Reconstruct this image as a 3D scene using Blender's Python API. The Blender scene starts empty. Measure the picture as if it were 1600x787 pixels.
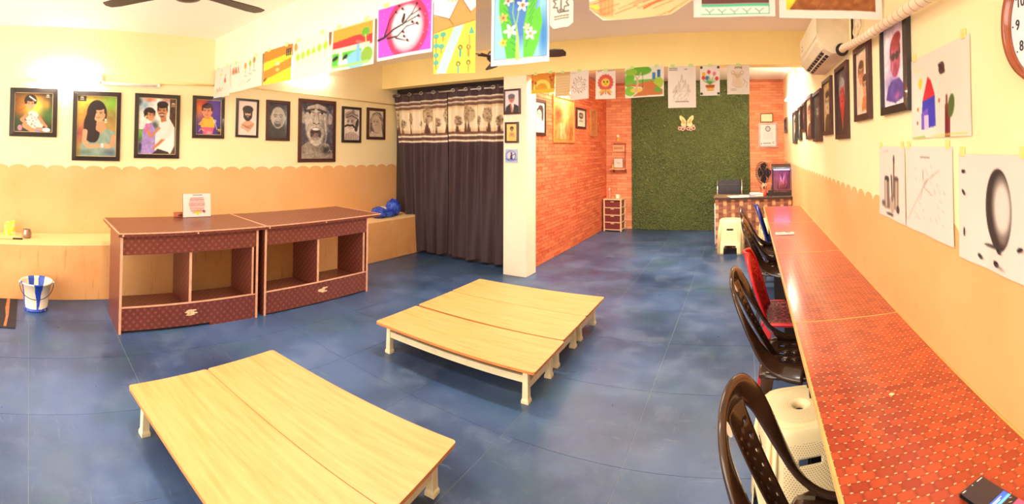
import bpy, bmesh, math, random
import numpy as np
from mathutils import Vector, Matrix

random.seed(7)
SC = bpy.context.scene
COL = SC.collection
PI = math.pi

# ------------------------------------------------------------------ camera
# a phone panorama: central cylindrical projection, slightly tilted axis
F_PX, U_FWD, V_HOR = 710.36, 1160.62, 208.76
PITCH, ROLL = -0.0275, -0.0126
cam_data = bpy.data.cameras.new('camera')
cam = bpy.data.objects.new('camera', cam_data)
COL.objects.link(cam)
SC.camera = cam
cam_data.type = 'PANO'
cam_data.panorama_type = 'CENTRAL_CYLINDRICAL'
cam_data.central_cylindrical_range_u_min = -800 / F_PX
cam_data.central_cylindrical_range_u_max = 800 / F_PX
cam_data.central_cylindrical_range_v_min = (V_HOR - 787) / F_PX
cam_data.central_cylindrical_range_v_max = V_HOR / F_PX
cam_data.central_cylindrical_radius = 1.0
cam_data.clip_start = 0.01
_yaw = (800 - U_FWD) / F_PX
_p = Matrix(((1, 0, 0), (0, math.cos(PITCH), -math.sin(PITCH)), (0, math.sin(PITCH), math.cos(PITCH))))
_r = Matrix(((math.cos(ROLL), 0, math.sin(ROLL)), (0, 1, 0), (-math.sin(ROLL), 0, math.cos(ROLL))))
_rot = (_r @ _p).transposed() @ Matrix.Rotation(-_yaw, 3, 'Z') @ Matrix.Rotation(PI / 2, 3, 'X')
cam.matrix_world = Matrix.Translation((0, 0, 1.5)) @ _rot.to_4x4()

# ------------------------------------------------------------------ world, big lights, exposure
world = bpy.data.worlds.new('world')
SC.world = world
world.use_nodes = True
world.node_tree.nodes['Background'].inputs[0].default_value = (1.0, 0.95, 0.86, 1)
world.node_tree.nodes['Background'].inputs[1].default_value = 1.2
SC.view_settings.view_transform = 'Standard'
SC.view_settings.look = 'None'
SC.view_settings.gamma = 1
SC.view_settings.use_curve_mapping = False
SC.view_settings.exposure = 0.70
SC.cycles.use_denoising = True
SC.cycles.max_bounces = 10
SC.cycles.diffuse_bounces = 6
SC.cycles.sample_clamp_indirect = 6.0


def area_light(name, loc, rot, sx, sy, watts, col):
    d = bpy.data.lights.new(name, 'AREA')
    d.shape = 'RECTANGLE'
    d.size, d.size_y, d.energy, d.color = sx, sy, watts, col
    o = bpy.data.objects.new(name, d)
    o.location, o.rotation_euler = loc, rot
    COL.objects.link(o)
    return o


# daylight coming in through the wide shop-front opening behind the camera
area_light('daylight_opening', (-2.0, -1.72, 1.25), (PI / 2, 0, 0), 4.6, 2.1, 88, (1.0, 0.92, 0.80))
# added fill lights without fixtures, one under each bay's ceiling, out of view
area_light('bay_fill_light', (-1.9, .6, 2.66), (0, 0, 0), 2.4, .25, 30, (1.0, .93, .80))
area_light('bay_fill_light', (-1.9, 2.75, 2.66), (0, 0, 0), 3.0, .25, 46, (1.0, .94, .82))
area_light('bay_fill_light', (-.9, 5.5, 2.66), (0, 0, 0), 2.6, .5, 84, (1.0, .90, .72))
WARM = (1.0, 0.90, 0.72)
COOL = (0.86, 0.90, 1.0)


# ------------------------------------------------------------------ helpers
def s2l(c):
    return tuple((x / 12.92 if x <= .04045 else ((x + .055) / 1.055) ** 2.4) for x in c)


def rgb(r, g, b):
    return s2l((r / 255, g / 255, b / 255))


def hx(h):
    return rgb(int(h[0:2], 16), int(h[2:4], 16), int(h[4:6], 16))


MATS = {}


def new_mat(name):
    m = bpy.data.materials.new(name)
    m.use_nodes = True
    MATS[name] = m
    nt = m.node_tree
    return m, nt, nt.nodes['Principled BSDF']


def nd(nt, typ, **kw):
    n = nt.nodes.new(typ)
    for k, v in kw.items():
        if k.startswith('i_'):
            n.inputs[int(k[2:])].default_value = v
        else:
            setattr(n, k, v)
    return n


def mth(nt, op, a, b=None, c=None):
    n = nt.nodes.new('ShaderNodeMath')
    n.operation = op
    for i, x in enumerate((a, b, c)):
        if x is None:
            continue
        if isinstance(x, (int, float)):
            n.inputs[i].default_value = x
        else:
            nt.links.new(x, n.inputs[i])
    return n.outputs[0]


def mixc(nt, fac, a, b):
    n = nt.nodes.new('ShaderNodeMix')
    n.data_type = 'RGBA'
    for i, x in ((0, fac), (6, a), (7, b)):
        if isinstance(x, (int, float)):
            n.inputs[i].default_value = x
        elif isinstance(x, tuple):
            n.inputs[i].default_value = (*x[:3], 1)
        else:
            nt.links.new(x, n.inputs[i])
    return n.outputs[2]


def position(nt):
    g = nt.nodes.new('ShaderNodeNewGeometry')
    s = nt.nodes.new('ShaderNodeSeparateXYZ')
    nt.links.new(g.outputs['Position'], s.inputs[0])
    return g.outputs['Position'], s.outputs


def objcoord(nt):
    g = nt.nodes.new('ShaderNodeTexCoord')
    s = nt.nodes.new('ShaderNodeSeparateXYZ')
    nt.links.new(g.outputs['Object'], s.inputs[0])
    return g.outputs['Object'], s.outputs


def noise(nt, vec, scale, detail=3, rough=.5, stretch=None):
    if stretch:
        mp = nt.nodes.new('ShaderNodeMapping')
        mp.inputs['Scale'].default_value = stretch
        nt.links.new(vec, mp.inputs['Vector'])
        vec = mp.outputs[0]
    n = nd(nt, 'ShaderNodeTexNoise')
    n.inputs['Scale'].default_value = scale
    n.inputs['Detail'].default_value = detail
    n.inputs['Roughness'].default_value = rough
    nt.links.new(vec, n.inputs['Vector'])
    return n.outputs['Fac']


def remap(nt, v, a, b, lo=0., hi=1.):
    n = nd(nt, 'ShaderNodeMapRange', clamp=True)
    nt.links.new(v, n.inputs[0])
    for i, x in enumerate((a, b, lo, hi)):
        n.inputs[i + 1].default_value = x
    return n.outputs[0]


def bump(nt, bs, h, strength, dist=.01):
    b = nd(nt, 'ShaderNodeBump')
    b.inputs['Strength'].default_value = strength
    b.inputs['Distance'].default_value = dist
    nt.links.new(h, b.inputs['Height'])
    nt.links.new(b.outputs[0], bs.inputs['Normal'])


def simple(name, col, rough=.5, var=.06, metal=0., scale=14, coat=0., emit=None, estr=0.):
    """one colour with a faint grain"""
    if name in MATS:
        return MATS[name]
    m, nt, bs = new_mat(name)
    v, _ = objcoord(nt)
    f = noise(nt, v, scale)
    dark = tuple(c * (1 - var * 2) for c in col)
    lite = tuple(min(1, c * (1 + var)) for c in col)
    nt.links.new(mixc(nt, remap(nt, f, .3, .7), dark, lite), bs.inputs['Base Color'])
    bs.inputs['Roughness'].default_value = rough
    bs.inputs['Metallic'].default_value = metal
    bs.inputs['Coat Weight'].default_value = coat
    if emit:
        bs.inputs['Emission Color'].default_value = (*emit, 1)
        bs.inputs['Emission Strength'].default_value = estr
    return m


class MB:
    """collects boxes, tubes and lathes; build() links them as ONE mesh object"""

    def __init__(s):
        s.v, s.f = [], []

    def add(s, vs, fs):
        k = len(s.v)
        s.v += [tuple(x) for x in vs]
        s.f += [tuple(i + k for i in f) for f in fs]
        return s

    def box(s, x0, x1, y0, y1, z0, z1):
        vs = [(x, y, z) for x in (x0, x1) for y in (y0, y1) for z in (z0, z1)]
        return s.add(vs, [(0, 1, 3, 2), (4, 6, 7, 5), (0, 4, 5, 1), (2, 3, 7, 6), (0, 2, 6, 4), (1, 5, 7, 3)])

    def hexa(s, lo, hi):
        """lo and hi: four corners each, counter-clockwise seen from above"""
        return s.add(list(lo) + list(hi), [(3, 2, 1, 0), (4, 5, 6, 7), (0, 1, 5, 4), (1, 2, 6, 5), (2, 3, 7, 6), (3, 0, 4, 7)])

    def tube(s, pts, r, n=8, closed=False, cap=True):
        pts = [Vector(p) for p in pts]
        rs = r if isinstance(r, (list, tuple)) else [r] * len(pts)
        rings = []
        up = None
        for i, p in enumerate(pts):
            if closed:
                t = pts[(i + 1) % len(pts)] - pts[i - 1]
            else:
                t = pts[min(i + 1, len(pts) - 1)] - pts[max(i - 1, 0)]
            t.normalize()
            if up is None:
                up = t.orthogonal().normalized()
            up = (up - t * up.dot(t))
            up = up.normalized() if up.length > 1e-6 else t.orthogonal().normalized()
            b = t.cross(up)
            rings.append([p + (up * math.cos(2 * PI * k / n) + b * math.sin(2 * PI * k / n)) * rs[i] for k in range(n)])
        vs = [q for r_ in rings for q in r_]
        fs = []
        m = len(rings)
        for i in range(m if closed else m - 1):
            for k in range(n):
                j = (i + 1) % m
                fs.append((i * n + k, i * n + (k + 1) % n, j * n + (k + 1) % n, j * n + k))
        if cap and not closed:
            fs.append(tuple(range(n - 1, -1, -1)))
            fs.append(tuple((m - 1) * n + k for k in range(n)))
        return s.add(vs, fs)

    def lathe(s, prof, n=24, c=(0, 0, 0), axis='Z', sx=1., sy=1., cap=True):
        vs, fs = [], []
        for r, z in prof:
            for k in range(n):
                a = 2 * PI * k / n
                x, y = r * math.cos(a) * sx, r * math.sin(a) * sy
                p = (x, y, z) if axis == 'Z' else ((z, x, y) if axis == 'X' else (x, -z, y))
                vs.append((p[0] + c[0], p[1] + c[1], p[2] + c[2]))
        for i in range(len(prof) - 1):
            for k in range(n):
                fs.append((i * n + k, i * n + (k + 1) % n, (i + 1) * n + (k + 1) % n, (i + 1) * n + k))
        if cap:
            fs.append(tuple(range(n - 1, -1, -1)))
            fs.append(tuple((len(prof) - 1) * n + k for k in range(n)))
        return s.add(vs, fs)

    def prism(s, poly, d0, d1, axis='Y'):
        """outline (a, b) extruded from d0 to d1"""
        def P(a, b, d):
            return {'Y': (a, d, b), 'X': (d, a, b), 'Z': (a, b, d)}[axis]
        n = len(poly)
        vs = [P(a, b, d0) for a, b in poly] + [P(a, b, d1) for a, b in poly]
        fs = [tuple(range(n)), tuple(range(2 * n - 1, n - 1, -1))]
        fs += [(i, n + i, n + (i + 1) % n, (i + 1) % n) for i in range(n)]
        return s.add(vs, fs)

    def build(s, name, mat, parent=None, smooth=False, bevel=0., subsurf=0, solid=0., loc=None):
        me = bpy.data.meshes.new(name)
        me.from_pydata(s.v, [], s.f)
        bm = bmesh.new()
        bm.from_mesh(me)
        bmesh.ops.recalc_face_normals(bm, faces=bm.faces)
        if bevel:
            bmesh.ops.bevel(bm, geom=list(bm.edges), offset=bevel, segments=2, affect='EDGES', clamp_overlap=True)
        bm.to_mesh(me)
        bm.free()
        me.materials.append(mat)
        if smooth:
            for p in me.polygons:
                p.use_smooth = True
        o = bpy.data.objects.new(name, me)
        COL.objects.link(o)
        if parent:
            o.parent = parent
        if loc:
            o.location = loc
        if solid:
            md = o.modifiers.new('solid', 'SOLIDIFY')
            md.thickness = solid
            md.offset = 0
        if subsurf:
            md = o.modifiers.new('sub', 'SUBSURF')
            md.levels = md.render_levels = subsurf
        return o


def tag(o, label, cat, group=None):
    o['label'] = label
    o['category'] = cat
    if group:
        o['group'] = group
    return o


def thing(name, label, cat, loc=(0, 0, 0), rz=0., group=None):
    o = bpy.data.objects.new(name, None)
    o.empty_display_size = .05
    o.location = loc
    o.rotation_euler = (0, 0, rz)
    COL.objects.link(o)
    return tag(o, label, cat, group)


def struct(o):
    o['kind'] = 'structure'
    return o


def stuff(o):
    o['kind'] = 'stuff'
    return o


def dup(root, loc, label, group=None, rz=None):
    r = root.copy()
    COL.objects.link(r)
    r.location = loc
    if rz is not None:
        r.rotation_euler = (0, 0, rz)
    r['label'] = label
    if group:
        r['group'] = group
    for ch in root.children:
        c = ch.copy()
        COL.objects.link(c)
        c.parent = r
        for gch in ch.children:
            d = gch.copy()
            COL.objects.link(d)
            d.parent = c
    return r


def catmull(P, n=6):
    P = [Vector(p) for p in P]
    Q = [P[0] * 2 - P[1]] + P + [P[-1] * 2 - P[-2]]
    out = []
    for i in range(1, len(Q) - 2):
        for k in range(n):
            t = k / n
            a, b, c, d = Q[i - 1:i + 3]
            out.append(.5 * ((2 * b) + (c - a) * t + (2 * a - 5 * b + 4 * c - d) * t * t + (3 * b - a - 3 * c + d) * t ** 3))
    out.append(P[-1])
    return out


# ------------------------------------------------------------------ flat prints: numpy drawing -> vertex colours of a fine grid
class Art:
    """a drawing; x runs 0..1, y runs 0..h/w downwards (square units)"""

    def __init__(s, w, h, bg='ffffff'):
        s.w, s.h, s.k = w, h, h / w
        s.W, s.H = w * 2, h * 2
        s.X, s.Y = np.meshgrid((np.arange(s.W) + .5) / s.W, (np.arange(s.H) + .5) / s.W)
        s.im = np.ones((s.H, s.W, 3)) * np.array(s.c(bg))
        s.rng = np.random.RandomState(w * 31 + h)

    @staticmethod
    def c(h):
        return [int(h[i:i + 2], 16) / 255 for i in (0, 2, 4)]

    def blend(s, m, col):
        col = np.array(s.c(col)) if isinstance(col, str) else np.array(col)
        s.im += (col - s.im) * np.clip(m, 0, 1)[..., None]
        return s

    def ell(s, cx, cy, rx, ry, col, rot=0., soft=0., a=1., ylo=None, yhi=None):
        c, n = math.cos(rot), math.sin(rot)
        dx, dy = s.X - cx, s.Y - cy
        d = np.sqrt(((dx * c + dy * n) / rx) ** 2 + ((-dx * n + dy * c) / ry) ** 2)
        e = max(soft, .7 / s.W / min(rx, ry))
        m = np.clip((1 - d) / e + .5 * (soft == 0), 0, 1) * a
        if ylo is not None:
            m = m * (s.Y > ylo)
        if yhi is not None:
            m = m * (s.Y < yhi)
        return s.blend(m, col)

    def ring(s, cx, cy, r, w, col, a=1.):
        d = np.abs(np.hypot(s.X - cx, s.Y - cy) - r)
        return s.blend(np.clip((w - d) * s.W + .5, 0, 1) * a, col)

    def poly(s, pts, col, a=1.):
        ins = np.zeros(s.X.shape, bool)
        n = len(pts)
        for i in range(n):
            x0, y0 = pts[i]
            x1, y1 = pts[(i + 1) % n]
            if y0 == y1:
                continue
            ins ^= ((s.Y < max(y0, y1)) & (s.Y >= min(y0, y1)) & (s.X < (x1 - x0) * (s.Y - y0) / (y1 - y0) + x0))
        return s.blend(ins * a, col)

    def rect(s, x0, y0, x1, y1, col, a=1.):
        return s.blend(((s.X >= x0) & (s.X < x1) & (s.Y >= y0) & (s.Y < y1)) * a, col)

    def line(s, pts, w, col, a=1., w1=None):
        D = np.zeros(s.X.shape)
        n = len(pts) - 1
        for i in range(n):
            (x0, y0), (x1, y1) = pts[i], pts[i + 1]
            dx, dy = x1 - x0, y1 - y0
            L = dx * dx + dy * dy + 1e-12
            t = np.clip(((s.X - x0) * dx + (s.Y - y0) * dy) / L, 0, 1)
            d = np.hypot(s.X - x0 - t * dx, s.Y - y0 - t * dy)
            ww = w if w1 is None else w + (w1 - w) * (i + t) / n
            D = np.maximum(D, np.clip((ww / 2 - d) * s.W + .5, 0, 1))
        return s.blend(D * a, col)

    def vgrad(s, c0, c1, y0=0., y1=None, a=1.):
        y1 = s.k if y1 is None else y1
        t = np.clip((s.Y - y0) / (y1 - y0), 0, 1)[..., None]
        g = np.array(s.c(c0)) * (1 - t) + np.array(s.c(c1)) * t
        m = ((s.Y >= y0) & (s.Y <= y1))[..., None] * a
        s.im += (g - s.im) * m
        return s

    def grain(s, amp, cells=12, seed=0):
        r = np.random.RandomState(seed + 5)
        cy = max(2, int(cells * s.k))
        g = r.rand(cy + 2, cells + 2) - .5
        fx, fy = s.X * cells, np.minimum(s.Y / s.k, .9999) * cy
        ix, iy = fx.astype(int), fy.astype(int)
        tx, ty = fx - ix, fy - iy
        v = (g[iy, ix] * (1 - tx) + g[iy, ix + 1] * tx) * (1 - ty) + (g[iy + 1, ix] * (1 - tx) + g[iy + 1, ix + 1] * tx) * ty
        s.im += v[..., None] * amp
        return s

    def out(s):
        im = np.clip(s.im, 0, 1).reshape(s.h, 2, s.w, 2, 3).mean((1, 3))
        return np.where(im <= .04045, im / 12.92, ((im + .055) / 1.055) ** 2.4)


def print_mat(name, rough, coat=0., emit=0., white=1.):
    m, nt, bs = new_mat(name)
    a = nd(nt, 'ShaderNodeAttribute', attribute_name='print')
    nt.links.new(mixc(nt, 1 - white, a.outputs['Color'], (0., 0., 0.)), bs.inputs['Base Color'])
    bs.inputs['Roughness'].default_value = rough
    bs.inputs['Coat Weight'].default_value = coat
    bs.inputs['Coat Roughness'].default_value = .12
    if emit:
        nt.links.new(a.outputs['Color'], bs.inputs['Emission Color'])
        bs.inputs['Emission Strength'].default_value = emit
    return m


PRINT = print_mat('printed_paper', .8, white=.74)
GLOSS = print_mat('print_behind_glass', .45, .25, white=.92)
SCREEN = print_mat('lit_screen', .25, .3, .55)
CLOTH = print_mat('printed_cloth', .75)


def sheet(name, art, width, height, parent=None, warp=None, mat=None, y=0.):
    """a printed sheet in the local XZ plane, facing -Y, centred; warp(u, v) -> (dx, dy, dz), v from the top"""
    col = art if isinstance(art, np.ndarray) else art.out()
    h, w = col.shape[:2]
    u, v = np.meshgrid(np.linspace(0, 1, w), np.linspace(0, 1, h))
    P = np.stack([(u - .5) * width, np.full_like(u, y), (.5 - v) * height], -1)
    if warp:
        dx, dy, dz = warp(u, v)
        P[..., 0] += dx
        P[..., 1] += dy
        P[..., 2] += dz
    me = bpy.data.meshes.new(name)
    me.vertices.add(h * w)
    me.vertices.foreach_set('co', P.reshape(-1).astype(np.float32))
    i = np.arange(h * w).reshape(h, w)
    q = np.stack([i[:-1, :-1], i[1:, :-1], i[1:, 1:], i[:-1, 1:]], -1).reshape(-1, 4)
    me.loops.add(q.size)
    me.loops.foreach_set('vertex_index', q.reshape(-1).astype(np.int32))
    me.polygons.add(len(q))
    me.polygons.foreach_set('loop_start', np.arange(0, q.size, 4, dtype=np.int32))
    at = me.color_attributes.new('print', 'FLOAT_COLOR', 'POINT')
    at.data.foreach_set('color', np.concatenate([col, np.ones((h, w, 1))], -1).reshape(-1).astype(np.float32))
    me.update(calc_edges=True)
    me.validate()
    if warp:
        me.polygons.foreach_set('use_smooth', np.ones(len(q), bool))
    me.materials.append(mat or PRINT)
    o = bpy.data.objects.new(name, me)
    COL.objects.link(o)
    if parent:
        o.parent = parent
    return o

# ------------------------------------------------------------------ the setting
XL, XB, ZL = -4.782, -4.274, .523          # left wall, front of the masonry ledge, its height
ZC, ZB = 2.697, 2.345                      # ceiling, underside of the beams
YF = 8.157                                 # far wall
XK = -2.53                                 # brick side wall of the alcove
Y0 = -1.75                                 # rear wall


def XR(y, off=0.):
    """the right wall stands a touch out of square"""
    return .654 + .0107 * y - off


RZ_R = -PI / 2 - .0107                     # things on the right wall
RZ_L = PI / 2                              # things on the left wall


def wall_paint(name, pitch, shift):
    """cream above, peach below, parted by a painted scallop line"""
    m, nt, bs = new_mat(name)
    v, p = position(nt)
    f = mth(nt, 'FRACT', mth(nt, 'MULTIPLY_ADD', p[1], 1 / pitch, shift))
    q = mth(nt, 'MULTIPLY_ADD', f, 2., -1.)
    arc = mth(nt, 'SQRT', mth(nt, 'MAXIMUM', mth(nt, 'SUBTRACT', 1., mth(nt, 'MULTIPLY', q, q)), 0.))
    edge = mth(nt, 'MULTIPLY_ADD', arc, .047, 1.192)
    up = mth(nt, 'GREATER_THAN', p[2], edge)
    n1 = noise(nt, v, 1.6, 4)
    n2 = noise(nt, v, 9, 5, .6)
    cream = mixc(nt, remap(nt, n1, .3, .7), rgb(244, 224, 170), rgb(247, 229, 182))
    peach = mixc(nt, remap(nt, n1, .3, .7), rgb(224, 166, 104), rgb(232, 180, 124))
    stain = mth(nt, 'MULTIPLY', remap(nt, n2, .6, .75), .22)
    peach = mixc(nt, stain, peach, rgb(190, 120, 70))
    nt.links.new(mixc(nt, up, peach, cream), bs.inputs['Base Color'])
    bs.inputs['Roughness'].default_value = .55
    bump(nt, bs, n2, .08, .01)
    return m


paintL = wall_paint('two_tone_paint_left', .2, .0)
paintR = wall_paint('two_tone_paint_right', .17, .3)
cream = simple('cream_paint', rgb(246, 224, 166), .55, .02, scale=3)
white_ceiling = simple('ceiling_white', rgb(250, 243, 232), .6, .01, scale=2)

struct(MB().box(XL - .15, XL, Y0 - .1, 5.1, -.05, ZC + .1).build('wall_left', paintL))
rw = MB().hexa([(XR(Y0), Y0, -.05), (XR(Y0) + .15, Y0, -.05), (XR(8.3) + .15, 8.3, -.05), (XR(8.3), 8.3, -.05)],
               [(XR(Y0), Y0, ZC + .1), (XR(Y0) + .15, Y0, ZC + .1), (XR(8.3) + .15, 8.3, ZC + .1), (XR(8.3), 8.3, ZC + .1)])
struct(rw.build('wall_right', paintR))
struct(MB().box(XL - .15, -2.73, 5.02, 5.12, -.05, ZC + .1).build('wall_curtain', simple('doorway_shade', rgb(60, 44, 40), .7)))  # shade of the unlit room behind the curtains, put into the wall colour
brick_back = simple('brick_joint', rgb(196, 118, 82), .8, .08)
wall_alcove = struct(MB().box(-2.73, XK - .012, 4.9, 8.3, -.05, ZC + .1).build('wall_alcove', brick_back))
wall_far = struct(MB().box(-2.73, .95, YF + .012, 8.3, -.05, ZC + .1).build('wall_far', brick_back))
wr = MB()
wr.box(XL - .15, -4.35, Y0 - .1, Y0, -.05, ZC + .1).box(.35, .9, Y0 - .1, Y0, -.05, ZC + .1).box(-4.35, .35, Y0 - .1, Y0, 2.32, ZC + .1)
struct(wr.build('wall_rear', cream))
struct(MB().box(XL - .15, .95, Y0 - .1, 8.3, ZC, ZC + .1).build('ceiling', white_ceiling))
struct(MB().box(XL, XR(2.1), 2.057, 2.316, ZB, ZC).build('trim_1', simple('pale_beam_paint', rgb(247, 234, 206), .55, .02, scale=3)))        # near ceiling beam
struct(MB().box(XL, XR(4.7), 4.694, 4.883, ZB, ZC).build('trim_2', simple('yellow_beam_paint', rgb(244, 222, 150), .55, .02, scale=3)))        # far ceiling beam
pil = simple('pillar_paint', rgb(245, 229, 200), .55, .02, scale=3)
struct(MB().box(-2.729, -2.4224, 4.694, 4.95, 0, ZB).build('trim_3', pil, bevel=.004))   # pillar
ledge_m, nt, bs = new_mat('ledge_paint')
v, p = position(nt)
n1, n2 = noise(nt, v, 2, 5, .6), noise(nt, v, 5, 4, .6, (1, 6, .6))
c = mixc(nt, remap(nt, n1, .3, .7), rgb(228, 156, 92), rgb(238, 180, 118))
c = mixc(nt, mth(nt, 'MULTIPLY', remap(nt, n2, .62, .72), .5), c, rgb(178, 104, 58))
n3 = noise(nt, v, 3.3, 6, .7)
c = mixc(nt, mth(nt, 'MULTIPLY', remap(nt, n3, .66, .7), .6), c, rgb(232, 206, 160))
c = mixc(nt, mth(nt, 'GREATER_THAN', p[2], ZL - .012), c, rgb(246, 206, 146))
nt.links.new(c, bs.inputs['Base Color'])
bs.inputs['Roughness'].default_value = .6
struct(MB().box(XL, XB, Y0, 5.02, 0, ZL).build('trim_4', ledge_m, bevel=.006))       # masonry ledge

# --- floor: painted tiles, each its own piece
fm, nt, bs = new_mat('worn_blue_floor_paint')
v, p = position(nt)
big = noise(nt, v, .9, 3, .55)
mid = noise(nt, v, 3.2, 6, .65)
scr = noise(nt, v, 5, 8, .7, (.7, 4.5, 1))
scr2 = noise(nt, v, 7, 8, .7, (5, .8, 1))
c = mixc(nt, remap(nt, big, .36, .64), rgb(37, 58, 92), rgb(74, 99, 142))
c = mixc(nt, mth(nt, 'MULTIPLY', remap(nt, mid, .50, .72), .38), c, rgb(116, 132, 158))
c = mixc(nt, mth(nt, 'MULTIPLY', remap(nt, scr, .60, .78), .4), c, rgb(140, 156, 172))
c = mixc(nt, mth(nt, 'MULTIPLY', remap(nt, scr2, .6, .76), .35), c, rgb(128, 140, 150))
grn = noise(nt, v, 1.4, 4, .6)
c = mixc(nt, mth(nt, 'MULTIPLY', remap(nt, grn, .50, .68), .5), c, rgb(56, 90, 98))
rust = noise(nt, v, 2.6, 7, .75)
c = mixc(nt, mth(nt, 'MULTIPLY', remap(nt, rust, .7, .76), .6), c, rgb(150, 124, 92))
nt.links.new(c, bs.inputs['Base Color'])
nt.links.new(remap(nt, mid, .3, .7, .26, .46), bs.inputs['Roughness'])
bs.inputs['Specular IOR Level'].default_value = .45
bump(nt, bs, scr, .10, .004)
joint = simple('floor_joint', rgb(150, 152, 150), .7, .1)
floor = struct(MB().box(XL - .1, .9, Y0 - .1, 8.3, -.12, -.0016).build('floor', joint))
tile_me = {}
gx = [-1.22 + .64 * k for k in range(-5, 4)]
gy = [.04 + .685 * k for k in range(-3, 13)]
for i in range(len(gx) - 1):
    for j in range(len(gy) - 1):
        x0, x1 = max(gx[i], XB - .02), min(gx[i + 1], .74)
        y0, y1 = max(gy[j], Y0), min(gy[j + 1], 8.16)
        if x1 - x0 < .05 or y1 - y0 < .05 or (x1 < -2.6 and y0 > 5.02):
            continue
        key = (round(x1 - x0, 3), round(y1 - y0, 3))
        g = .0013
        if key not in tile_me:
            a, b = key[0] / 2 - g, key[1] / 2 - g
            t = MB().box(-a, a, -b, b, -.0014, 0).build('tile', fm, floor)
            tile_me[key] = t
        else:
            t = tile_me[key].copy()
            COL.objects.link(t)
        t.location = ((x0 + x1) / 2, (y0 + y1) / 2, random.uniform(-.0002, .0001))

# --- brick cladding of the alcove: low bricks with recessed joints
bm_, nt, bs = new_mat('red_brick_cladding')
g = nt.nodes.new('ShaderNodeNewGeometry')
v, p = position(nt)
n1 = noise(nt, v, 26, 4, .6)
c = mixc(nt, g.outputs['Random Per Island'], rgb(206, 88, 54), rgb(228, 122, 80))
c = mixc(nt, mth(nt, 'MULTIPLY', remap(nt, n1, .45, .75), .5), c, rgb(236, 160, 118))
nt.links.new(c, bs.inputs['Base Color'])
bs.inputs['Roughness'].default_value = .9
bs.inputs['Specular IOR Level'].default_value = .2
bump(nt, bs, n1, .35, .01)


bm_far = bm_.copy()
bm_far.name = 'pale_brick_cladding'
for n in bm_far.node_tree.nodes:
    if n.bl_idname == 'ShaderNodeMix':
        for k, cc in ((6, rgb(216, 128, 92)), (7, rgb(236, 164, 122))):
            if not n.inputs[k].is_linked:
                n.inputs[k].default_value = (*cc, 1)


def bricks(spans, fixed, axis, dirn, parent, m_=None):
    mb = MB()
    ch, L, gp = .05, .2, .0045
    for r in range(int(ZC / ch)):
        z0, z1 = r * ch + gp / 2, (r + 1) * ch - gp / 2
        for a0, a1 in spans:
            s = a0 - (L / 2 if r % 2 else 0)
            while s < a1:
                b0, b1 = max(s, a0) + gp / 2, min(s + L, a1) - gp / 2
                s += L
                if b1 - b0 < .015:
                    continue
                d = fixed + dirn * random.uniform(-.002, .002)
                lo, hi = min(d, fixed - dirn * .014), max(d, fixed - dirn * .014)
                if axis == 'X':
                    mb.box(lo, hi, b0, b1, z0, z1)
                else:
                    mb.box(b0, b1, lo, hi, z0, z1)
    return stuff(mb.build('brick_cladding', m_ or bm_, parent))


bricks([(4.95, YF)], XK, 'X', 1, wall_alcove)
bricks([(XK, -2.035), (.12, .745)], YF, 'Y', -1, wall_far, bm_far)

# --- artificial grass panel on the far wall
gm, nt, bs = new_mat('artificial_grass')
v, p = position(nt)
n1, n2 = noise(nt, v, 60, 4, .7), noise(nt, v, 2.2, 3)
c = mixc(nt, remap(nt, n1, .35, .65), rgb(46, 60, 30), rgb(104, 112, 62))
c = mixc(nt, mth(nt, 'MULTIPLY', remap(nt, n2, .4, .7), .35), c, rgb(96, 108, 52))
nt.links.new(c, bs.inputs['Base Color'])
bs.inputs['Roughness'].default_value = .9
rg = np.random.RandomState(3)
nx, nz = 150, 190
mb = MB()
ys = YF - .02 - rg.rand(nz, nx) * .022
mb.v = [(-2.03 + 2.145 * i / (nx - 1), float(ys[j, i]), .004 + 2.69 * j / (nz - 1)) for j in range(nz) for i in range(nx)]
mb.f = [(j * nx + i, j * nx + i + 1, (j + 1) * nx + i + 1, (j + 1) * nx + i) for j in range(nz - 1) for i in range(nx - 1)]
k = len(mb.v)
mb.box(-2.03, .115, YF - .02, YF + .011, .004, ZC - .003)
tag(mb.build('grass_panel', gm), 'tall dark green artificial grass panel covering the middle of the far wall', 'wall panel')

# ------------------------------------------------------------------ furniture
def wood_mat(name, c0, c1, rough=.42, stretch=(1.2, 14, 14)):
    m, nt, bs = new_mat(name)
    v, p = objcoord(nt)
    a = noise(nt, v, 2.2, 6, .62, stretch)
    b = noise(nt, v, 7, 5, .6, (.8, 16, 16))
    c = mixc(nt, remap(nt, a, .3, .7), c0, c1)
    c = mixc(nt, mth(nt, 'MULTIPLY', remap(nt, b, .55, .75), .16), c, tuple(x * .72 for x in c0))
    nt.links.new(c, bs.inputs['Base Color'])
    bs.inputs['Roughness'].default_value = rough
    return m


beech = wood_mat('beech_laminate', rgb(204, 146, 82), rgb(220, 170, 110))
beech_edge = simple('beech_edge_band', rgb(206, 128, 62), .5, .08)
cream_paint = simple('cream_gloss_paint', rgb(240, 222, 178), .45, .05)
dark_hole = simple('dark_slot', rgb(40, 26, 18), .7)

TZ = .218


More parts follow.
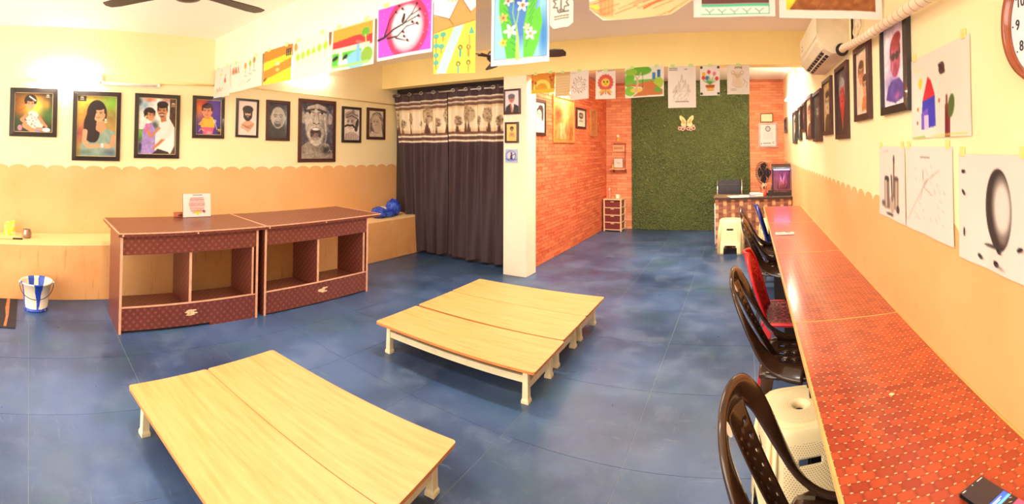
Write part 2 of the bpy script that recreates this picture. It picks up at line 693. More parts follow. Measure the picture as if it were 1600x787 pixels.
def low_table(label, cx, cy, L=1.25, W=.468, rz=0., legs=None, group='low folding tables'):
    """floor table: slab with rounded corners, four tapering legs with a foot, rails"""
    t = thing('low_table', label, 'table', (cx, cy, 0), rz, group)
    r, th = .018, .018
    out = []
    for sx, sy, a0 in ((1, 1, 0), (-1, 1, 90), (-1, -1, 180), (1, -1, 270)):
        for k in range(5):
            a = math.radians(a0 + 22.5 * k)
            out.append((sx * (L / 2 - r) + r * math.cos(a), sy * (W / 2 - r) + r * math.sin(a)))
    top = MB().prism(out, TZ - .004, TZ, 'Z').build('tabletop', beech, t)
    MB().prism([(x * .9995, y * .9985) for x, y in out], TZ - th, TZ - .004, 'Z').build('edge_band', beech_edge, top)
    lx = L / 2 - .085
    ly = W / 2 - .065
    hz = TZ - th
    for sx in (-1, 1):
        for sy in (-1, 1):
            x, y = sx * lx, sy * ly
            m = MB()

            def q(h, z):
                return [(x - h, y - h, z), (x + h, y - h, z), (x + h, y + h, z), (x - h, y + h, z)]
            m.hexa(q(.019, .022), q(.016, hz)).hexa(q(.024, 0), q(.024, .016)).hexa(q(.024, .016), q(.018, .03))
            m.build('leg', cream_paint, t)
        MB().box(sx * lx - .011, sx * lx + .011, -ly + .015, ly - .015, .075, .115).build('end_rail', cream_paint, t)
        MB().box(sx * lx - .014, sx * lx + .014, -.05, .05, .115, hz).build('top_cleat', cream_paint, t)
    for sy in (-1, 1):
        MB().box(-lx + .012, lx - .012, sy * ly - .010, sy * ly + .010, .115, .155).build('side_rail', cream_paint, t)
    return t


low_table('pale wood low table, front one of the three pushed together near the pillar', -1.80, 2.582, 1.27, .46, .012)
low_table('pale wood low table, middle one of the three pushed together near the pillar', -1.812, 3.062, 1.26, .458, 0.)
low_table('pale wood low table, back one of the three, closest to the white pillar', -1.815, 3.526, 1.26, .46, .0)
low_table('large pale wood low table near the camera, closer to the second table group', -1.80, 1.335, 1.29, .470, .115)
low_table('pale wood low table at the bottom edge, beside the other near table', -1.745, .864, 1.29, .470, .115)


# --- red-brown check laminate of the cabinets
def lam_cab():
    m, nt, bs = new_mat('brown_check_laminate')
    v, p = objcoord(nt)
    g = nt.nodes.new('ShaderNodeNewGeometry')
    n = nt.nodes.new('ShaderNodeSeparateXYZ')
    nt.links.new(g.outputs['Normal'], n.inputs[0])
    # across = y on the fronts, x on the sides and the top; up = z, or y on the top
    ax = mth(nt, 'ABSOLUTE', n.outputs[0])
    az = mth(nt, 'ABSOLUTE', n.outputs[2])
    fx = mth(nt, 'GREATER_THAN', ax, .5)
    fz = mth(nt, 'GREATER_THAN', az, .5)
    A = mth(nt, 'ADD', mth(nt, 'MULTIPLY', p[1], fx), mth(nt, 'MULTIPLY', p[0], mth(nt, 'SUBTRACT', 1., fx)))
    B = mth(nt, 'ADD', mth(nt, 'MULTIPLY', p[1], fz), mth(nt, 'MULTIPLY', p[2], mth(nt, 'SUBTRACT', 1., fz)))
    cell = 1 / .042
    u = mth(nt, 'FRACT', mth(nt, 'MULTIPLY', mth(nt, 'ADD', A, B), cell * .7))
    w = mth(nt, 'FRACT', mth(nt, 'MULTIPLY', mth(nt, 'SUBTRACT', A, B), cell * .7))
    du = mth(nt, 'ABSOLUTE', mth(nt, 'SUBTRACT', u, .5))
    dw = mth(nt, 'ABSOLUTE', mth(nt, 'SUBTRACT', w, .5))
    line = mth(nt, 'GREATER_THAN', mth(nt, 'MAXIMUM', du, dw), .40)
    dot = mth(nt, 'LESS_THAN', mth(nt, 'ADD', du, dw), .17)
    c = mixc(nt, noise(nt, v, 8), rgb(104, 50, 40), rgb(126, 62, 50))
    c = mixc(nt, mth(nt, 'MULTIPLY', line, .55), c, rgb(84, 34, 30))
    c = mixc(nt, mth(nt, 'MULTIPLY', dot, .6), c, rgb(172, 98, 74))
    nt.links.new(c, bs.inputs['Base Color'])
    bs.inputs['Roughness'].default_value = .38
    bs.inputs['Coat Weight'].default_value = .15
    return m


lamc = lam_cab()
band = simple('pinkish_edge_band', rgb(222, 164, 130), .5, .08)
chip = simple('bare_chipboard', rgb(236, 204, 158), .8, .15, scale=60)


def cabinet(label, y0, y1, ty0, ty1, chip_y, notch=None):
    """open counter cabinet: two sides, divider, front rails, shelf, overhanging top"""
    cx = -3.49
    t = thing('counter_cabinet', label, 'cabinet', (cx, y0, 0), 0., 'brown laminate counters by the left wall')
    D, th, H = .44, .02, .757
    Wd = y1 - y0
    a, b = ty0 - y0, ty1 - y0
    top = MB().box(-.72, .022, a, b, H, .788).build('countertop', lamc, t, bevel=.002)
    MB().box(.0225, .026, a, b, .780, .790).box(-.72, .022, a - .003, a + .009, .785, .7902).box(-.72, .022, b - .006, b + .0, .785, .7902).build('edge_band', band, top)
    for y in (0, Wd - th):
        s = MB().box(-D, 0, y, y + th, 0, H).build('side_panel', lamc, t)
        MB().box(0, .004, y, y + th, 0, H - .002).build('edge_band', band, s)
    MB().box(-.02, -.004, th, Wd - th, .612, H).build('top_rail', lamc, t)
    lr = MB()
    if notch:
        lr.box(-.02, -.004, th, notch, .022, .198).box(-.022, -.0035, notch, Wd - th, .0, .198)
    else:
        lr.box(-.02, -.004, th, Wd - th, .012, .198)
    lr = lr.build('low_rail', lamc, t)
    MB().box(-.024, .0, th, Wd - th, .198, .204).build('edge_band', band, lr)
    rgn = random.Random(int(chip_y * 100))
    m = MB()
    for k in range(4):
        yy = chip_y - y0 + rgn.uniform(-.03, .03)
        zz = .122 + (k - 1.5) * .011
        L = rgn.uniform(.03, .055)
        m.prism([(yy - L, zz - .002), (yy - L * .3, zz - .008), (yy + L, zz - .003), (yy + L * .8, zz + .006), (yy - L * .5, zz + .007)], -.0042, -.0026, 'X')
    m.build('chipped_patch', chip, lr)
    dv = MB().box(-D, -.022, Wd * .49 - .01, Wd * .49 + .01, .15, .757).build('divider', lamc, t)
    MB().box(-.022, -.018, Wd * .49 - .011, Wd * .49 + .011, .2, .612).build('edge_band', band, dv)
    MB().box(-.022, -.001, Wd - .05, Wd - .043, .2, .612).build('inner_edge_band', band, t)
    MB().box(-D, -.022, Wd - .044, Wd - .024, .15, .757).build('inner_panel', lamc, t)
    MB().box(-D, -.022, th, Wd - th, .13, .148).build('bottom_shelf', lamc, t)
    # trestle that carries the back of the overhanging top on the ledge behind
    MB().box(-.76 + .05, -.70, a + .05, b - .05, .70, H).build('back_rail', lamc, t)
    for yy in (.035, .66):
        MB().lathe([(.008, 0), (.008, .002)], 10, (.0228, a + yy, .770), 'X').build('screw_cap', band, top)
    return t


cabinet('brown check laminate counter cabinet nearest the white bucket, with a chipped low rail', .735, 1.948, .715, 2.012, 1.331, .77)
cabinet('brown check laminate counter cabinet nearest the dark curtain', 2.013, 3.24, 2.015, 3.40, 2.658)

# --- wall desks: woven-pattern laminate
def lam_desk():
    m, nt, bs = new_mat('woven_red_laminate')
    v, p = objcoord(nt)
    cw, chh = .044, .028
    row = mth(nt, 'FLOOR', mth(nt, 'DIVIDE', p[1], chh))
    odd = mth(nt, 'MODULO', mth(nt, 'ABSOLUTE', row), 2.)
    xx = mth(nt, 'ADD', mth(nt, 'DIVIDE', p[0], cw), mth(nt, 'MULTIPLY', odd, .5))
    u = mth(nt, 'SUBTRACT', mth(nt, 'FRACT', xx), .5)
    w = mth(nt, 'SUBTRACT', mth(nt, 'FRACT', mth(nt, 'DIVIDE', p[1], chh)), .5)
    au, aw = mth(nt, 'ABSOLUTE', u), mth(nt, 'ABSOLUTE', w)
    edge = remap(nt, mth(nt, 'MAXIMUM', mth(nt, 'MULTIPLY', au, 1.02), aw), .36, .5)
    wn = nd(nt, 'ShaderNodeTexWhiteNoise', noise_dimensions='2D')
    cb = nt.nodes.new('ShaderNodeCombineXYZ')
    nt.links.new(mth(nt, 'FLOOR', xx), cb.inputs[0])
    nt.links.new(row, cb.inputs[1])
    nt.links.new(cb.outputs[0], wn.inputs['Vector'])
    c = mixc(nt, wn.outputs['Value'], rgb(146, 42, 22), rgb(190, 76, 38))
    c = mixc(nt, mth(nt, 'MULTIPLY', edge, .6), c, rgb(92, 24, 16))
    hot = noise(nt, v, 1.3, 2)
    c = mixc(nt, mth(nt, 'MULTIPLY', remap(nt, hot, .4, .7), .4), c, rgb(214, 84, 36))
    d2 = mth(nt, 'ADD', mth(nt, 'MULTIPLY', mth(nt, 'SUBTRACT', .5, au), mth(nt, 'SUBTRACT', .5, au)),
             mth(nt, 'MULTIPLY', mth(nt, 'MULTIPLY', mth(nt, 'SUBTRACT', .5, aw), mth(nt, 'SUBTRACT', .5, aw)), .4))
    dot = mth(nt, 'LESS_THAN', d2, .0075)
    c = mixc(nt, mth(nt, 'MULTIPLY', dot, .85), c, rgb(248, 206, 160))
    nt.links.new(c, bs.inputs['Base Color'])
    bs.inputs['Roughness'].default_value = .34
    bs.inputs['Coat Weight'].default_value = .5
    bs.inputs['Coat Roughness'].default_value = .12
    bump(nt, bs, edge, .06, .002)
    return m


lamd = lam_desk()
yband = simple('yellow_wood_edge_band', rgb(232, 180, 106), .45, .06)
ch_dark = simple('dark_laminate', rgb(52, 34, 28), .5)


def desk(label, y0, y1):
    xm = .20 + .0107 * (y0 + y1) / 2 - .015
    t = thing('study_desk', label, 'desk', (xm, y0, 0), -.0107, 'wall desks in a row')
    L, W, H = y1 - y0 - .003, .455, .745
    top = MB().box(0, W, 0, L, H - .022, H).build('tabletop', lamd, t)
    m = MB().box(-.006, .0005, 0, L, H - .024, H + .001).box(W - .0005, W + .006, 0, L, H - .024, H + .001)
    m.box(-.006, W + .006, -.0005, .005, H - .02, H + .0012)
    m.build('edge_band', yband, top)
    for y in (.03, L - .05):
        MB().box(.05, W - .01, y, y + .02, 0, H - .022).build('side_panel', ch_dark, t)
    MB().box(W - .03, W - .012, .05, L - .05, .25, H - .022).build('back_panel', ch_dark, t)
    MB().box(.03, .05, .05, L - .05, H - .09, H - .022).build('apron', ch_dark, t)
    return t


desk('red woven-pattern wall desk nearest the camera, with a phone lying on it', .725, 1.945)
desk('red woven-pattern wall desk with a long bright reflection, beside the red chair', 1.945, 3.207)
desk('woven-pattern wall desk with a white remote control lying on it', 3.207, 4.472)
desk('woven-pattern wall desk at the far end of the row, next to the reception counter', 4.472, 5.68)

# --- moulded plastic chairs
brown_plastic = simple('dark_brown_plastic', rgb(58, 36, 24), .22, .08, coat=.4)
red_plastic = simple('red_plastic', rgb(214, 28, 30), .35, .05, coat=.2)
blue_plastic = simple('blue_plastic', rgb(34, 52, 150), .35, .05, coat=.2)
white_sticker = simple('white_sticker', rgb(240, 236, 226), .5)


def lattice_mat(name, base, vein):
    m, nt, bs = new_mat(name)
    v, p = objcoord(nt)
    vo = nd(nt, 'ShaderNodeTexVoronoi', feature='DISTANCE_TO_EDGE')
    vo.inputs['Scale'].default_value = 24
    nt.links.new(v, vo.inputs['Vector'])
    f = remap(nt, vo.outputs['Distance'], .03, .09)
    nt.links.new(mixc(nt, f, vein, base), bs.inputs['Base Color'])
    bs.inputs['Roughness'].default_value = .4
    bump(nt, bs, f, .5, .004)
    return m


lat_seat = lattice_mat('maroon_lattice', rgb(92, 16, 22), rgb(168, 60, 56))
lat_red = lattice_mat('red_lattice', rgb(206, 22, 26), rgb(240, 84, 70))
lat_blue = lattice_mat('blue_lattice', rgb(26, 40, 128), rgb(84, 104, 200))
lat_navy = lattice_mat('navy_lattice', rgb(18, 22, 58), rgb(50, 60, 120))


def smooth_curve(P, n=5):
    return catmull(P, n)


def sweep_band(path, center_line_y, hw, hh):
    """a flat rounded band along path, its width pointing towards the chair's middle"""
    vs, fs = [], []
    n = 10
    m = len(path)
    for i, p in enumerate(path):
        t = (path[min(i + 1, m - 1)] - path[max(i - 1, 0)]).normalized()
        f = i / (m - 1)
        inward = Vector((0, -p.y, .64 - p.z))
        if inward.length < 1e-4:
            inward = Vector((0, 0, -1))
        w = inward - t * inward.dot(t)
        w.normalize()
        b = t.cross(w)
        for k in range(n):
            a = 2 * PI * k / n
            ca, sa = math.cos(a), math.sin(a)
            e = lambda q: math.copysign(abs(q) ** .7, q)
            vs.append(p + w * (hw * e(ca)) + b * (hh * e(sa)))
    for i in range(m - 1):
        for k in range(n):
            fs.append((i * n + k, i * n + (k + 1) % n, (i + 1) * n + (k + 1) % n, (i + 1) * n + k))
    fs.append(tuple(range(n - 1, -1, -1)))
    fs.append(tuple((m - 1) * n + k for k in range(n)))
    return MB().add(vs, fs)


def back_x(z):
    """recline of the chair back"""
    t = (z - .43) / .42
    return -.085 - .22 * t - .012 * math.sin(t * PI)


def plastic_chair(label, kind, loc, rz, group, sticker=False):
    t = thing('plastic_chair', label, 'chair', loc, rz, group)
    frame = {'brown': brown_plastic, 'red': red_plastic, 'blue': blue_plastic}[kind]
    # seat: dished slab with a rolled front edge
    nx, ny = 16, 16
    vs, fs = [], []
    for i in range(nx):
        u = i / (nx - 1)
        for j in range(ny):
            w = j / (ny - 1) * 2 - 1
            x = -.14 + .37 * u
            half = .195 + .015 * u
            rr = 1 - .12 * max(0, u - .8) * 5 * (abs(w) ** 4)
            z = .425 - .014 * (1 - w * w) * math.sin(min(1, u * 1.1) * PI) - .022 * max(0, (u - .86) / .14) ** 2
            vs.append((x, w * half * rr, z))
    for i in range(nx - 1):
        for j in range(ny - 1):
            if kind == 'brown' and i in (3, 4, 5, 6, 7, 8) and j in (3, 6, 9, 12):
                if i % 2:
                    continue
            fs.append((i * ny + j, (i + 1) * ny + j, (i + 1) * ny + j + 1, i * ny + j + 1))
    seat = MB().add(vs, fs).build('seat', frame if kind == 'brown' else (lat_seat if kind == 'red' else lat_navy), t, True, solid=.008, loc=(0, 0, .004))
    rim = [(-.14, -.185, .42), (-.14, .185, .42), (.06, .205, .42), (.19, .205, .415), (.228, .17, .404), (.232, 0, .402), (.228, -.17, .404), (.19, -.205, .415), (.06, -.205, .42)]
    MB().tube(smooth_curve(rim + [rim[0]], 4)[:-1], .013, 8, True).build('seat_rim', frame, t, True)
    # legs
    for sx, sy in ((1, 1), (1, -1), (-1, 1), (-1, -1)):
        x0, y0 = (.19 if sx > 0 else -.11), .17 * sy
        x1, y1 = (.215 if sx > 0 else -.17), .195 * sy

        def ang(x, y, h, z, a):
            return [(x - h * a, y - h, z), (x + h * a, y - h, z), (x + h * a, y + h, z), (x - h * a, y + h, z)]
        m = MB().hexa(ang(x1, y1, .017, 0, 1), ang((x0 + x1) / 2, (y0 + y1) / 2, .021, .21, 1))
        m.hexa(ang((x0 + x1) / 2, (y0 + y1) / 2, .021, .21, 1), ang(x0, y0, .027, .416, 1.15))
        m.build('leg', frame, t, bevel=.004)
    if kind == 'brown':
        side = [(.06, .205, .432), (.0, .192, .437), (-.06, .182, .455), (back_x(.51) + .004, .175, .51), (back_x(.60), .172, .60),
                (back_x(.69), .164, .69), (back_x(.755), .146, .755), (back_x(.803), .104, .803), (back_x(.827), .054, .827)]
        pts = side + [(back_x(.834), 0, .834)] + [(x, -y, z) for x, y, z in reversed(side)]
        hoop = sweep_band([Vector(p) for p in smooth_curve(pts, 4)], 0, .041, .012).build('back_frame', frame, t, True)
        # splat with slits between open sides
        nr, nc = 40, 15
        vs, fs = [], []
        for r in range(nr):
            q = r / (nr - 1)
            z = .425 + .37 * q
            hw = .040 + .022 * q
            for cidx in range(nc):
                w = cidx / (nc - 1) * 2 - 1
                vs.append((back_x(z) - .018 * (1 - w * w), w * hw, z))
        for r in range(nr - 1):
            for cidx in range(nc - 1):
                if 6 < r < 34 and cidx in (2, 5, 8, 11) and (r + cidx) % 4 == 0:
                    continue
                fs.append((r * nc + cidx, r * nc + cidx + 1, (r + 1) * nc + cidx + 1, (r + 1) * nc + cidx))
        MB().add(vs, fs).build('splat', frame, t, True, solid=.006)
        if sticker:
            x = back_x(.79)
            a = math.atan2(.30, .41)
            m = MB()
            for k in range(1):
                c = Vector((back_x(.797) + .0135, -.106, .797 + .008))
                n1, n2 = Vector((0, .6, .62)), Vector((-.30, .55, -.62))
                poly = []
                for q in range(12):
                    an = 2 * PI * q / 12
                    poly.append(c + Vector((0, 1, 0)) * (.012 * math.cos(an)) + Vector((-.46, 0, .89)) * (.022 * math.sin(an)))
                off = Vector((.89, 0, .46)) * .003
                m.add([p for p in poly] + [p - off for p in poly], [tuple(range(12)), tuple(range(23, 11, -1))] + [(i, 12 + i, 12 + (i + 1) % 12, (i + 1) % 12) for i in range(12)])
            m.build('round_sticker', white_sticker, hoop)
    else:
        nr, nc = 24, 17
        vs, fs = [], []
        for r in range(nr):
            q = r / (nr - 1)
            z = .43 + .385 * q
            hw = .175 * (1 - max(0, (q - .6) / .4) ** 2.4 * .62) * (.86 + .14 * min(1, q * 2))
            for cidx in range(nc):
                w = cidx / (nc - 1) * 2 - 1
                vs.append((-.125 - .12 * q - .03 * (1 - w * w), w * hw, z))
        for r in range(nr - 1):
            for cidx in range(nc - 1):
                fs.append((r * nc + cidx, r * nc + cidx + 1, (r + 1) * nc + cidx + 1, (r + 1) * nc + cidx))
        MB().add(vs, fs).build('back_panel', lat_red if kind == 'red' else lat_blue, t, True, solid=.008)
        edge = [vs[r * nc] for r in range(nr)] + [vs[(nr - 1) * nc + cidx] for cidx in range(1, nc)] + [vs[r * nc + nc - 1] for r in range(nr - 2, -1, -1)]
        MB().tube(edge, .011, 8).build('back_frame', frame, t, True)
    return t


GC = 'plastic chairs along the wall desks'
c1 = plastic_chair('dark brown plastic chair nearest the camera, white round sticker on its hoop back', 'brown', (.230, 1.215, 0), -.29, GC, True)
c1.scale = (.96, .96, .96)
plastic_chair('dark brown plastic chair second from the camera, in front of the red chair', 'brown', (.235, 2.33, 0), -.13, GC, True)
plastic_chair('red plastic chair with lattice back and maroon seat', 'red', (.27, 2.95, 0), -.12, GC)
plastic_chair('dark brown plastic chair just beyond the red chair', 'brown', (.285, 4.02, 0), -.1, GC)
plastic_chair('dark brown plastic chair beside the blue chair, farthest of the brown ones', 'brown', (.265, 4.70, 0), -.1, GC)
plastic_chair('blue plastic chair with speckled lattice back near the counter', 'blue', (.40, 5.25, 0), -.06, GC)


# --- plastic stools
def stool_mat(name, perforated):
    m, nt, bs = new_mat(name)
    v, p = objcoord(nt)
    base = mixc(nt, noise(nt, v, 6), rgb(240, 214, 158), rgb(250, 230, 182))
    if perforated:
        r = mth(nt, 'SQRT', mth(nt, 'ADD', mth(nt, 'MULTIPLY', p[0], p[0]), mth(nt, 'MULTIPLY', p[1], p[1])))
        a = mth(nt, 'ARCTAN2', p[1], p[0])
        k = mth(nt, 'DIVIDE', mth(nt, 'SUBTRACT', p[2], r), .0085)
        odd = mth(nt, 'MODULO', mth(nt, 'ABSOLUTE', mth(nt, 'FLOOR', k)), 2.)
        uu = mth(nt, 'SUBTRACT', mth(nt, 'FRACT', mth(nt, 'ADD', mth(nt, 'MULTIPLY', a, 17.), mth(nt, 'MULTIPLY', odd, .5))), .5)
        vv = mth(nt, 'SUBTRACT', mth(nt, 'FRACT', k), .5)
        d = mth(nt, 'ADD', mth(nt, 'MULTIPLY', uu, uu), mth(nt, 'MULTIPLY', vv, vv))
        hole = mth(nt, 'LESS_THAN', d, .055)
        # plain rim, corners and a plain band at the shoulder
        top = mth(nt, 'GREATER_THAN', p[2], .445)
        okt = mth(nt, 'MULTIPLY', mth(nt, 'GREATER_THAN', r, .045), mth(nt, 'LESS_THAN', r, .128))
        oks = mth(nt, 'MULTIPLY', mth(nt, 'GREATER_THAN', p[2], .15), mth(nt, 'LESS_THAN', p[2], .395))
        c4 = mth(nt, 'ABSOLUTE', mth(nt, 'COSINE', mth(nt, 'MULTIPLY', a, 2.)))
        oks = mth(nt, 'MULTIPLY', oks, mth(nt, 'GREATER_THAN', c4, .42))
        ok = mth(nt, 'ADD', mth(nt, 'MULTIPLY', top, okt), mth(nt, 'MULTIPLY', mth(nt, 'SUBTRACT', 1., top), oks))
        hole = mth(nt, 'MULTIPLY', hole, ok)
        base = mixc(nt, mth(nt, 'MULTIPLY', hole, .8), base, rgb(150, 92, 44))
    nt.links.new(base, bs.inputs['Base Color'])
    bs.inputs['Roughness'].default_value = .35
    return m


stool_plain = stool_mat('cream_plastic', False)
stool_perf = stool_mat('perforated_cream_plastic', True)


def stool(label, loc, rz, mat, scale=1.):
    t = thing('plastic_stool', label, 'stool', loc, rz, 'cream plastic stools')
    n = 96
    lv = [(0, .186, 5), (.03, .184, 5), (.06, .182, 5), (.09, .180, 5), (.12, .178, 5), (.125, .1755, 5), (.2, .170, 4.5), (.26, .166, 4.5), (.31, .1625, 4),
          (.318, .162, 4), (.33, .161, 4), (.342, .1602, 4), (.35, .160, 4), (.40, .1565, 3.6), (.425, .154, 3.4), (.438, .150, 3.3), (.446, .143, 3.2)]
    vs, fs = [], []

    def ring(a, e):
        out = []
        for k in range(n):
            th = 2 * PI * k / n
            c, s_ = math.cos(th), math.sin(th)
            r = a / (abs(c) ** e + abs(s_) ** e) ** (1 / e)
            # flutes at the corners
            cor = math.cos(2 * th) ** 2
            r *= 1 - .018 * (abs((math.degrees(th) % 90) - 45) < 6)
            out.append((r * c, r * s_))
        return out
    for z, a, e in lv:
        vs += [(x, y, z) for x, y in ring(a, e)]
    for i in range(len(lv) - 1):
        zc = (lv[i][0] + lv[i + 1][0]) / 2
        for k in range(n):
            deg = (360 * (k + .5) / n + 45) % 90 - 45
            if zc < .06 and abs(deg) < 27 or zc < .09 and abs(deg) < 25 or zc < .12 and abs(deg) < 22:
                continue
            quad = int(((360 * (k + .5) / n + 45) % 360) // 90)
            if .318 < zc < .342 and abs(deg) < 15:
                continue
            fs.append((i * n + k, i * n + (k + 1) % n, (i + 1) * n + (k + 1) % n, (i + 1) * n + k))
    MB().add(vs, fs).build('body', mat, t, True, solid=.005)
    vs, fs = [], []
    top = [(.143, .446, 3.2), (.132, .4515, 3), (.10, .453, 2.4), (.05, .453, 2), (.036, .451, 2), (.028, .446, 2), (.022, .438, 2), (.021, .425, 2)]
    for a, z, e in top:
        vs += [(x, y, z) for x, y in ring(a, e)]
    for i in range(len(top) - 1):
        for k in range(n):
            fs.append((i * n + k, i * n + (k + 1) % n, (i + 1) * n + (k + 1) % n, (i + 1) * n + k))
    MB().add(vs, fs).build('seat', mat, t, True)
    for q in range(4):
        an = PI / 4 + q * PI / 2
        m = MB()
        for off in (-.075, .075):
            b = an + off
            m.tube([(.205 * math.cos(b) * .93, .205 * math.sin(b) * .93, .40), (.208 * math.cos(b), .208 * math.sin(b), .3), (.228 * math.cos(b), .228 * math.sin(b), .02)], [.006, .011, .011], 8)
        m.build('corner_rib', mat, t, True)
    t.scale = (scale,) * 3
    return t


stool('cream perforated plastic stool under the nearest desk, behind the first brown chair', (.215, 1.86, 0), .12, stool_perf)
stool('cream plastic stool standing alone in front of the reception counter', (-.185, 6.52, 0), -.06, stool_plain, 1.03)
stool('cream plastic stool half hidden between the blue chair and the far desk', (.40, 6.45, 0), .1, stool_plain, 1.03)

# --- reception counter
a = Art(150, 92, '8a5a44')
rg = np.random.RandomState(11)
for i in range(19):
    for j in range(13):
        x0, y0 = i / 19, j * .0526
        k = (i + 2 * j) % 4
        col = ['d69a6c', '7a4a3c', '94604a', '6a4036'][k]
        if k in (0, 2):
            a.rect(x0 + .005, y0 - .03, x0 + .046, y0 + .066, col)
        else:
            a.rect(x0, y0 + .004, x0 + .05, y0 + .046, col)
a.grain(.10, 40)
counter = thing('reception_counter', 'reception counter with brown basket-weave front in front of the grass panel', 'counter', (.14, 6.76, 0))
MB().box(-.565, .575, 0, .45, 0, .712).build('body', ch_dark, counter)
sheet('woven_front', a, 1.14, .712, counter, lambda u, v: (.005, 0, .356), CLOTH, y=-.004)
b = Art(150, 60, '5a4034')
for i in range(30):
    for j in range(12):
        if (i + j) % 2:
            b.rect(i / 30, j / 30, (i + .86) / 30, (j + .86) / 30, 'a08658')
top = MB().box(-.585, .585, -.03, .47, .712, .74).build('countertop', ch_dark, counter)
ts = sheet('woven_top', b, 1.165, .495, top)
ts.rotation_euler = (-PI / 2, 0, 0)
ts.location = (0, .22, .7415)
MB().box(-.574, -.562, -.012, 0, .06, .66).build('metal_corner_strip', simple('steel', rgb(220, 220, 222), .25, metal=.9), counter)

# ------------------------------------------------------------------ pictures
def head(a, x, y, r, skin, hair, dark='2a1a14', lip='b0584a', beard=None, mous=False, turn=0., cap=None, ears=True, shade=None, smile=.1, long_hair=False, grey=False):
    """a face: hair, ears, neck shadow, eyes, brows, nose, mouth"""
    sh = shade or skin
    if long_hair:
        a.ell(x + .1 * r, y + .45 * r, 1.32 * r, 2.0 * r, hair)
    if hair:
        a.ell(x, y - .3 * r, 1.12 * r, 1.22 * r, hair)
    if ears:
        for s in (-1, 1):
            a.ell(x + s * 1.0 * r, y + .1 * r, .16 * r, .3 * r, sh)
    a.ell(x, y + .08 * r, r, 1.32 * r, skin)
    a.ell(x + .55 * r, y + .2 * r, .5 * r, 1.1 * r, sh, soft=.9, a=.8)
    if hair:
        a.ell(x + turn * r * .4, y - .98 * r, .98 * r, .46 * r, hair)
        for s in (-1, 1):
            a.ell(x + s * .95 * r, y - .45 * r, .16 * r, .5 * r, hair)
    if cap:
        a.ell(x, y - .78 * r, 1.28 * r, .78 * r, cap)
        a.line([(x - 1.15 * r, y - .6 * r), (x + .2 * r, y - .75 * r), (x + 1.15 * r, y - .5 * r)], .09 * r, dark, .6)
        a.line([(x - 1.0 * r, y - .95 * r), (x + .2 * r, y - 1.1 * r), (x + 1.05 * r, y - .85 * r)], .07 * r, dark, .4)
    if beard:
        a.ell(x, y + .78 * r, .86 * r, .78 * r, beard, ylo=y + .42 * r)
        for s in (-1, 1):
            a.ell(x + s * .84 * r, y + .45 * r, .2 * r, .6 * r, beard)
    tx = turn * .3 * r
    for s in (-1, 1):
        ex = x + s * .4 * r + tx
        a.line([(ex - .24 * r, y - .2 * r), (ex, y - .29 * r), (ex + .24 * r, y - .2 * r)], .11 * r, dark, .9)
        a.ell(ex, y + .02 * r, .2 * r, .11 * r, 'f4ece4' if not grey else 'dddddd')
        a.ell(ex + tx * .2, y + .02 * r, .105 * r, .11 * r, dark)
        a.line([(ex - .22 * r, y + .01 * r), (ex, y - .09 * r), (ex + .22 * r, y + .01 * r)], .06 * r, dark, .8)
    a.line([(x + tx + .1 * r, y + .02 * r), (x + tx + .17 * r, y + .42 * r), (x + tx - .08 * r, y + .46 * r)], .07 * r, dark, .35)
    a.line([(x + tx - .3 * r, y + (.74 - smile) * r), (x + tx, y + .78 * r), (x + tx + .3 * r, y + (.74 - smile) * r)], .15 * r, lip)
    if smile > .12:
        a.line([(x + tx - .22 * r, y + .70 * r), (x + tx + .22 * r, y + .70 * r)], .09 * r, 'f6f0ea')
    if mous:
        a.line([(x + tx - .38 * r, y + .62 * r), (x + tx, y + .54 * r), (x + tx + .38 * r, y + .62 * r)], .16 * r, beard or dark)
    return a


def studio_mark(a, x, y, s, col):
    """the studio's little butterfly mark over a row of letters in a picture corner"""
    a.ell(x - .5 * s, y, .45 * s, .62 * s, col, .6).ell(x + .5 * s, y, .45 * s, .62 * s, col, -.6)
    for k in range(4):
        a.ring(x + (k - 1.5) * .62 * s, y + 1.25 * s, .22 * s, .1 * s, col)


def art_child():
    a = Art(62, 60, '3a3020')
    a.ell(.42, .35, .62, .5, 'f09020', soft=1).ell(.55, .38, .34, .34, 'fff060', soft=1)
    a.ell(.95, .55, .4, .3, '3c7030', soft=.9).ell(.1, .75, .4, .25, '24401c', soft=.9).rect(0, .8, 1, 1, '20281c', .7)
    a.line([(0, .05), (.16, .25), (.3, .28)], .05, 'a05010', .8, .02).line([(0, .4), (.15, .45), (.3, .35)], .04, 'a04808', .8, .01).line([(.06, 0), (.1, .3)], .03, '803808', .6)
    a.ell(.85, .3, .1, .16, 'c8a030', soft=.8, a=.6)
    a.ell(.48, .62, .17, .17, 'f0d8cc').ell(.5, .78, .26, .13, 'ecd4c8')
    for i in range(34):
        a.ell(.3 + .42 * a.rng.rand(), .52 + .35 * a.rng.rand(), .012, .012, ['5a4048', 'a06070', '384030'][i % 3])
    a.line([(.34, .55), (.2, .66), (.3, .74)], .09, 'd88a5c', 1, .07).line([(.64, .6), (.76, .74), (.84, .82)], .08, 'd8885a', 1, .06)
    a.line([(.28, .8), (.45, .9), (.55, .93)], .13, 'dc8e60', 1, .09).line([(.6, .88), (.8, .9)], .09, 'dc8e60')
    a.ell(.84, .9, .1, .05, 'f6f0f0').ell(.62, .93, .06, .035, '8a80d0').ell(.16, .86, .06, .07, 'd08098')
    a.ell(.42, .2, .16, .15, '241414')
    head(a, .42, .28, .105, 'e09a6c', '241414', smile=.14)
    for k in range(5):
        a.ell(.4 + .035 * k, .105 + .022 * k, .022, .02, 'f4e8dc')
    studio_mark(a, .86, .06, .035, 'f0e8d0')
    return a


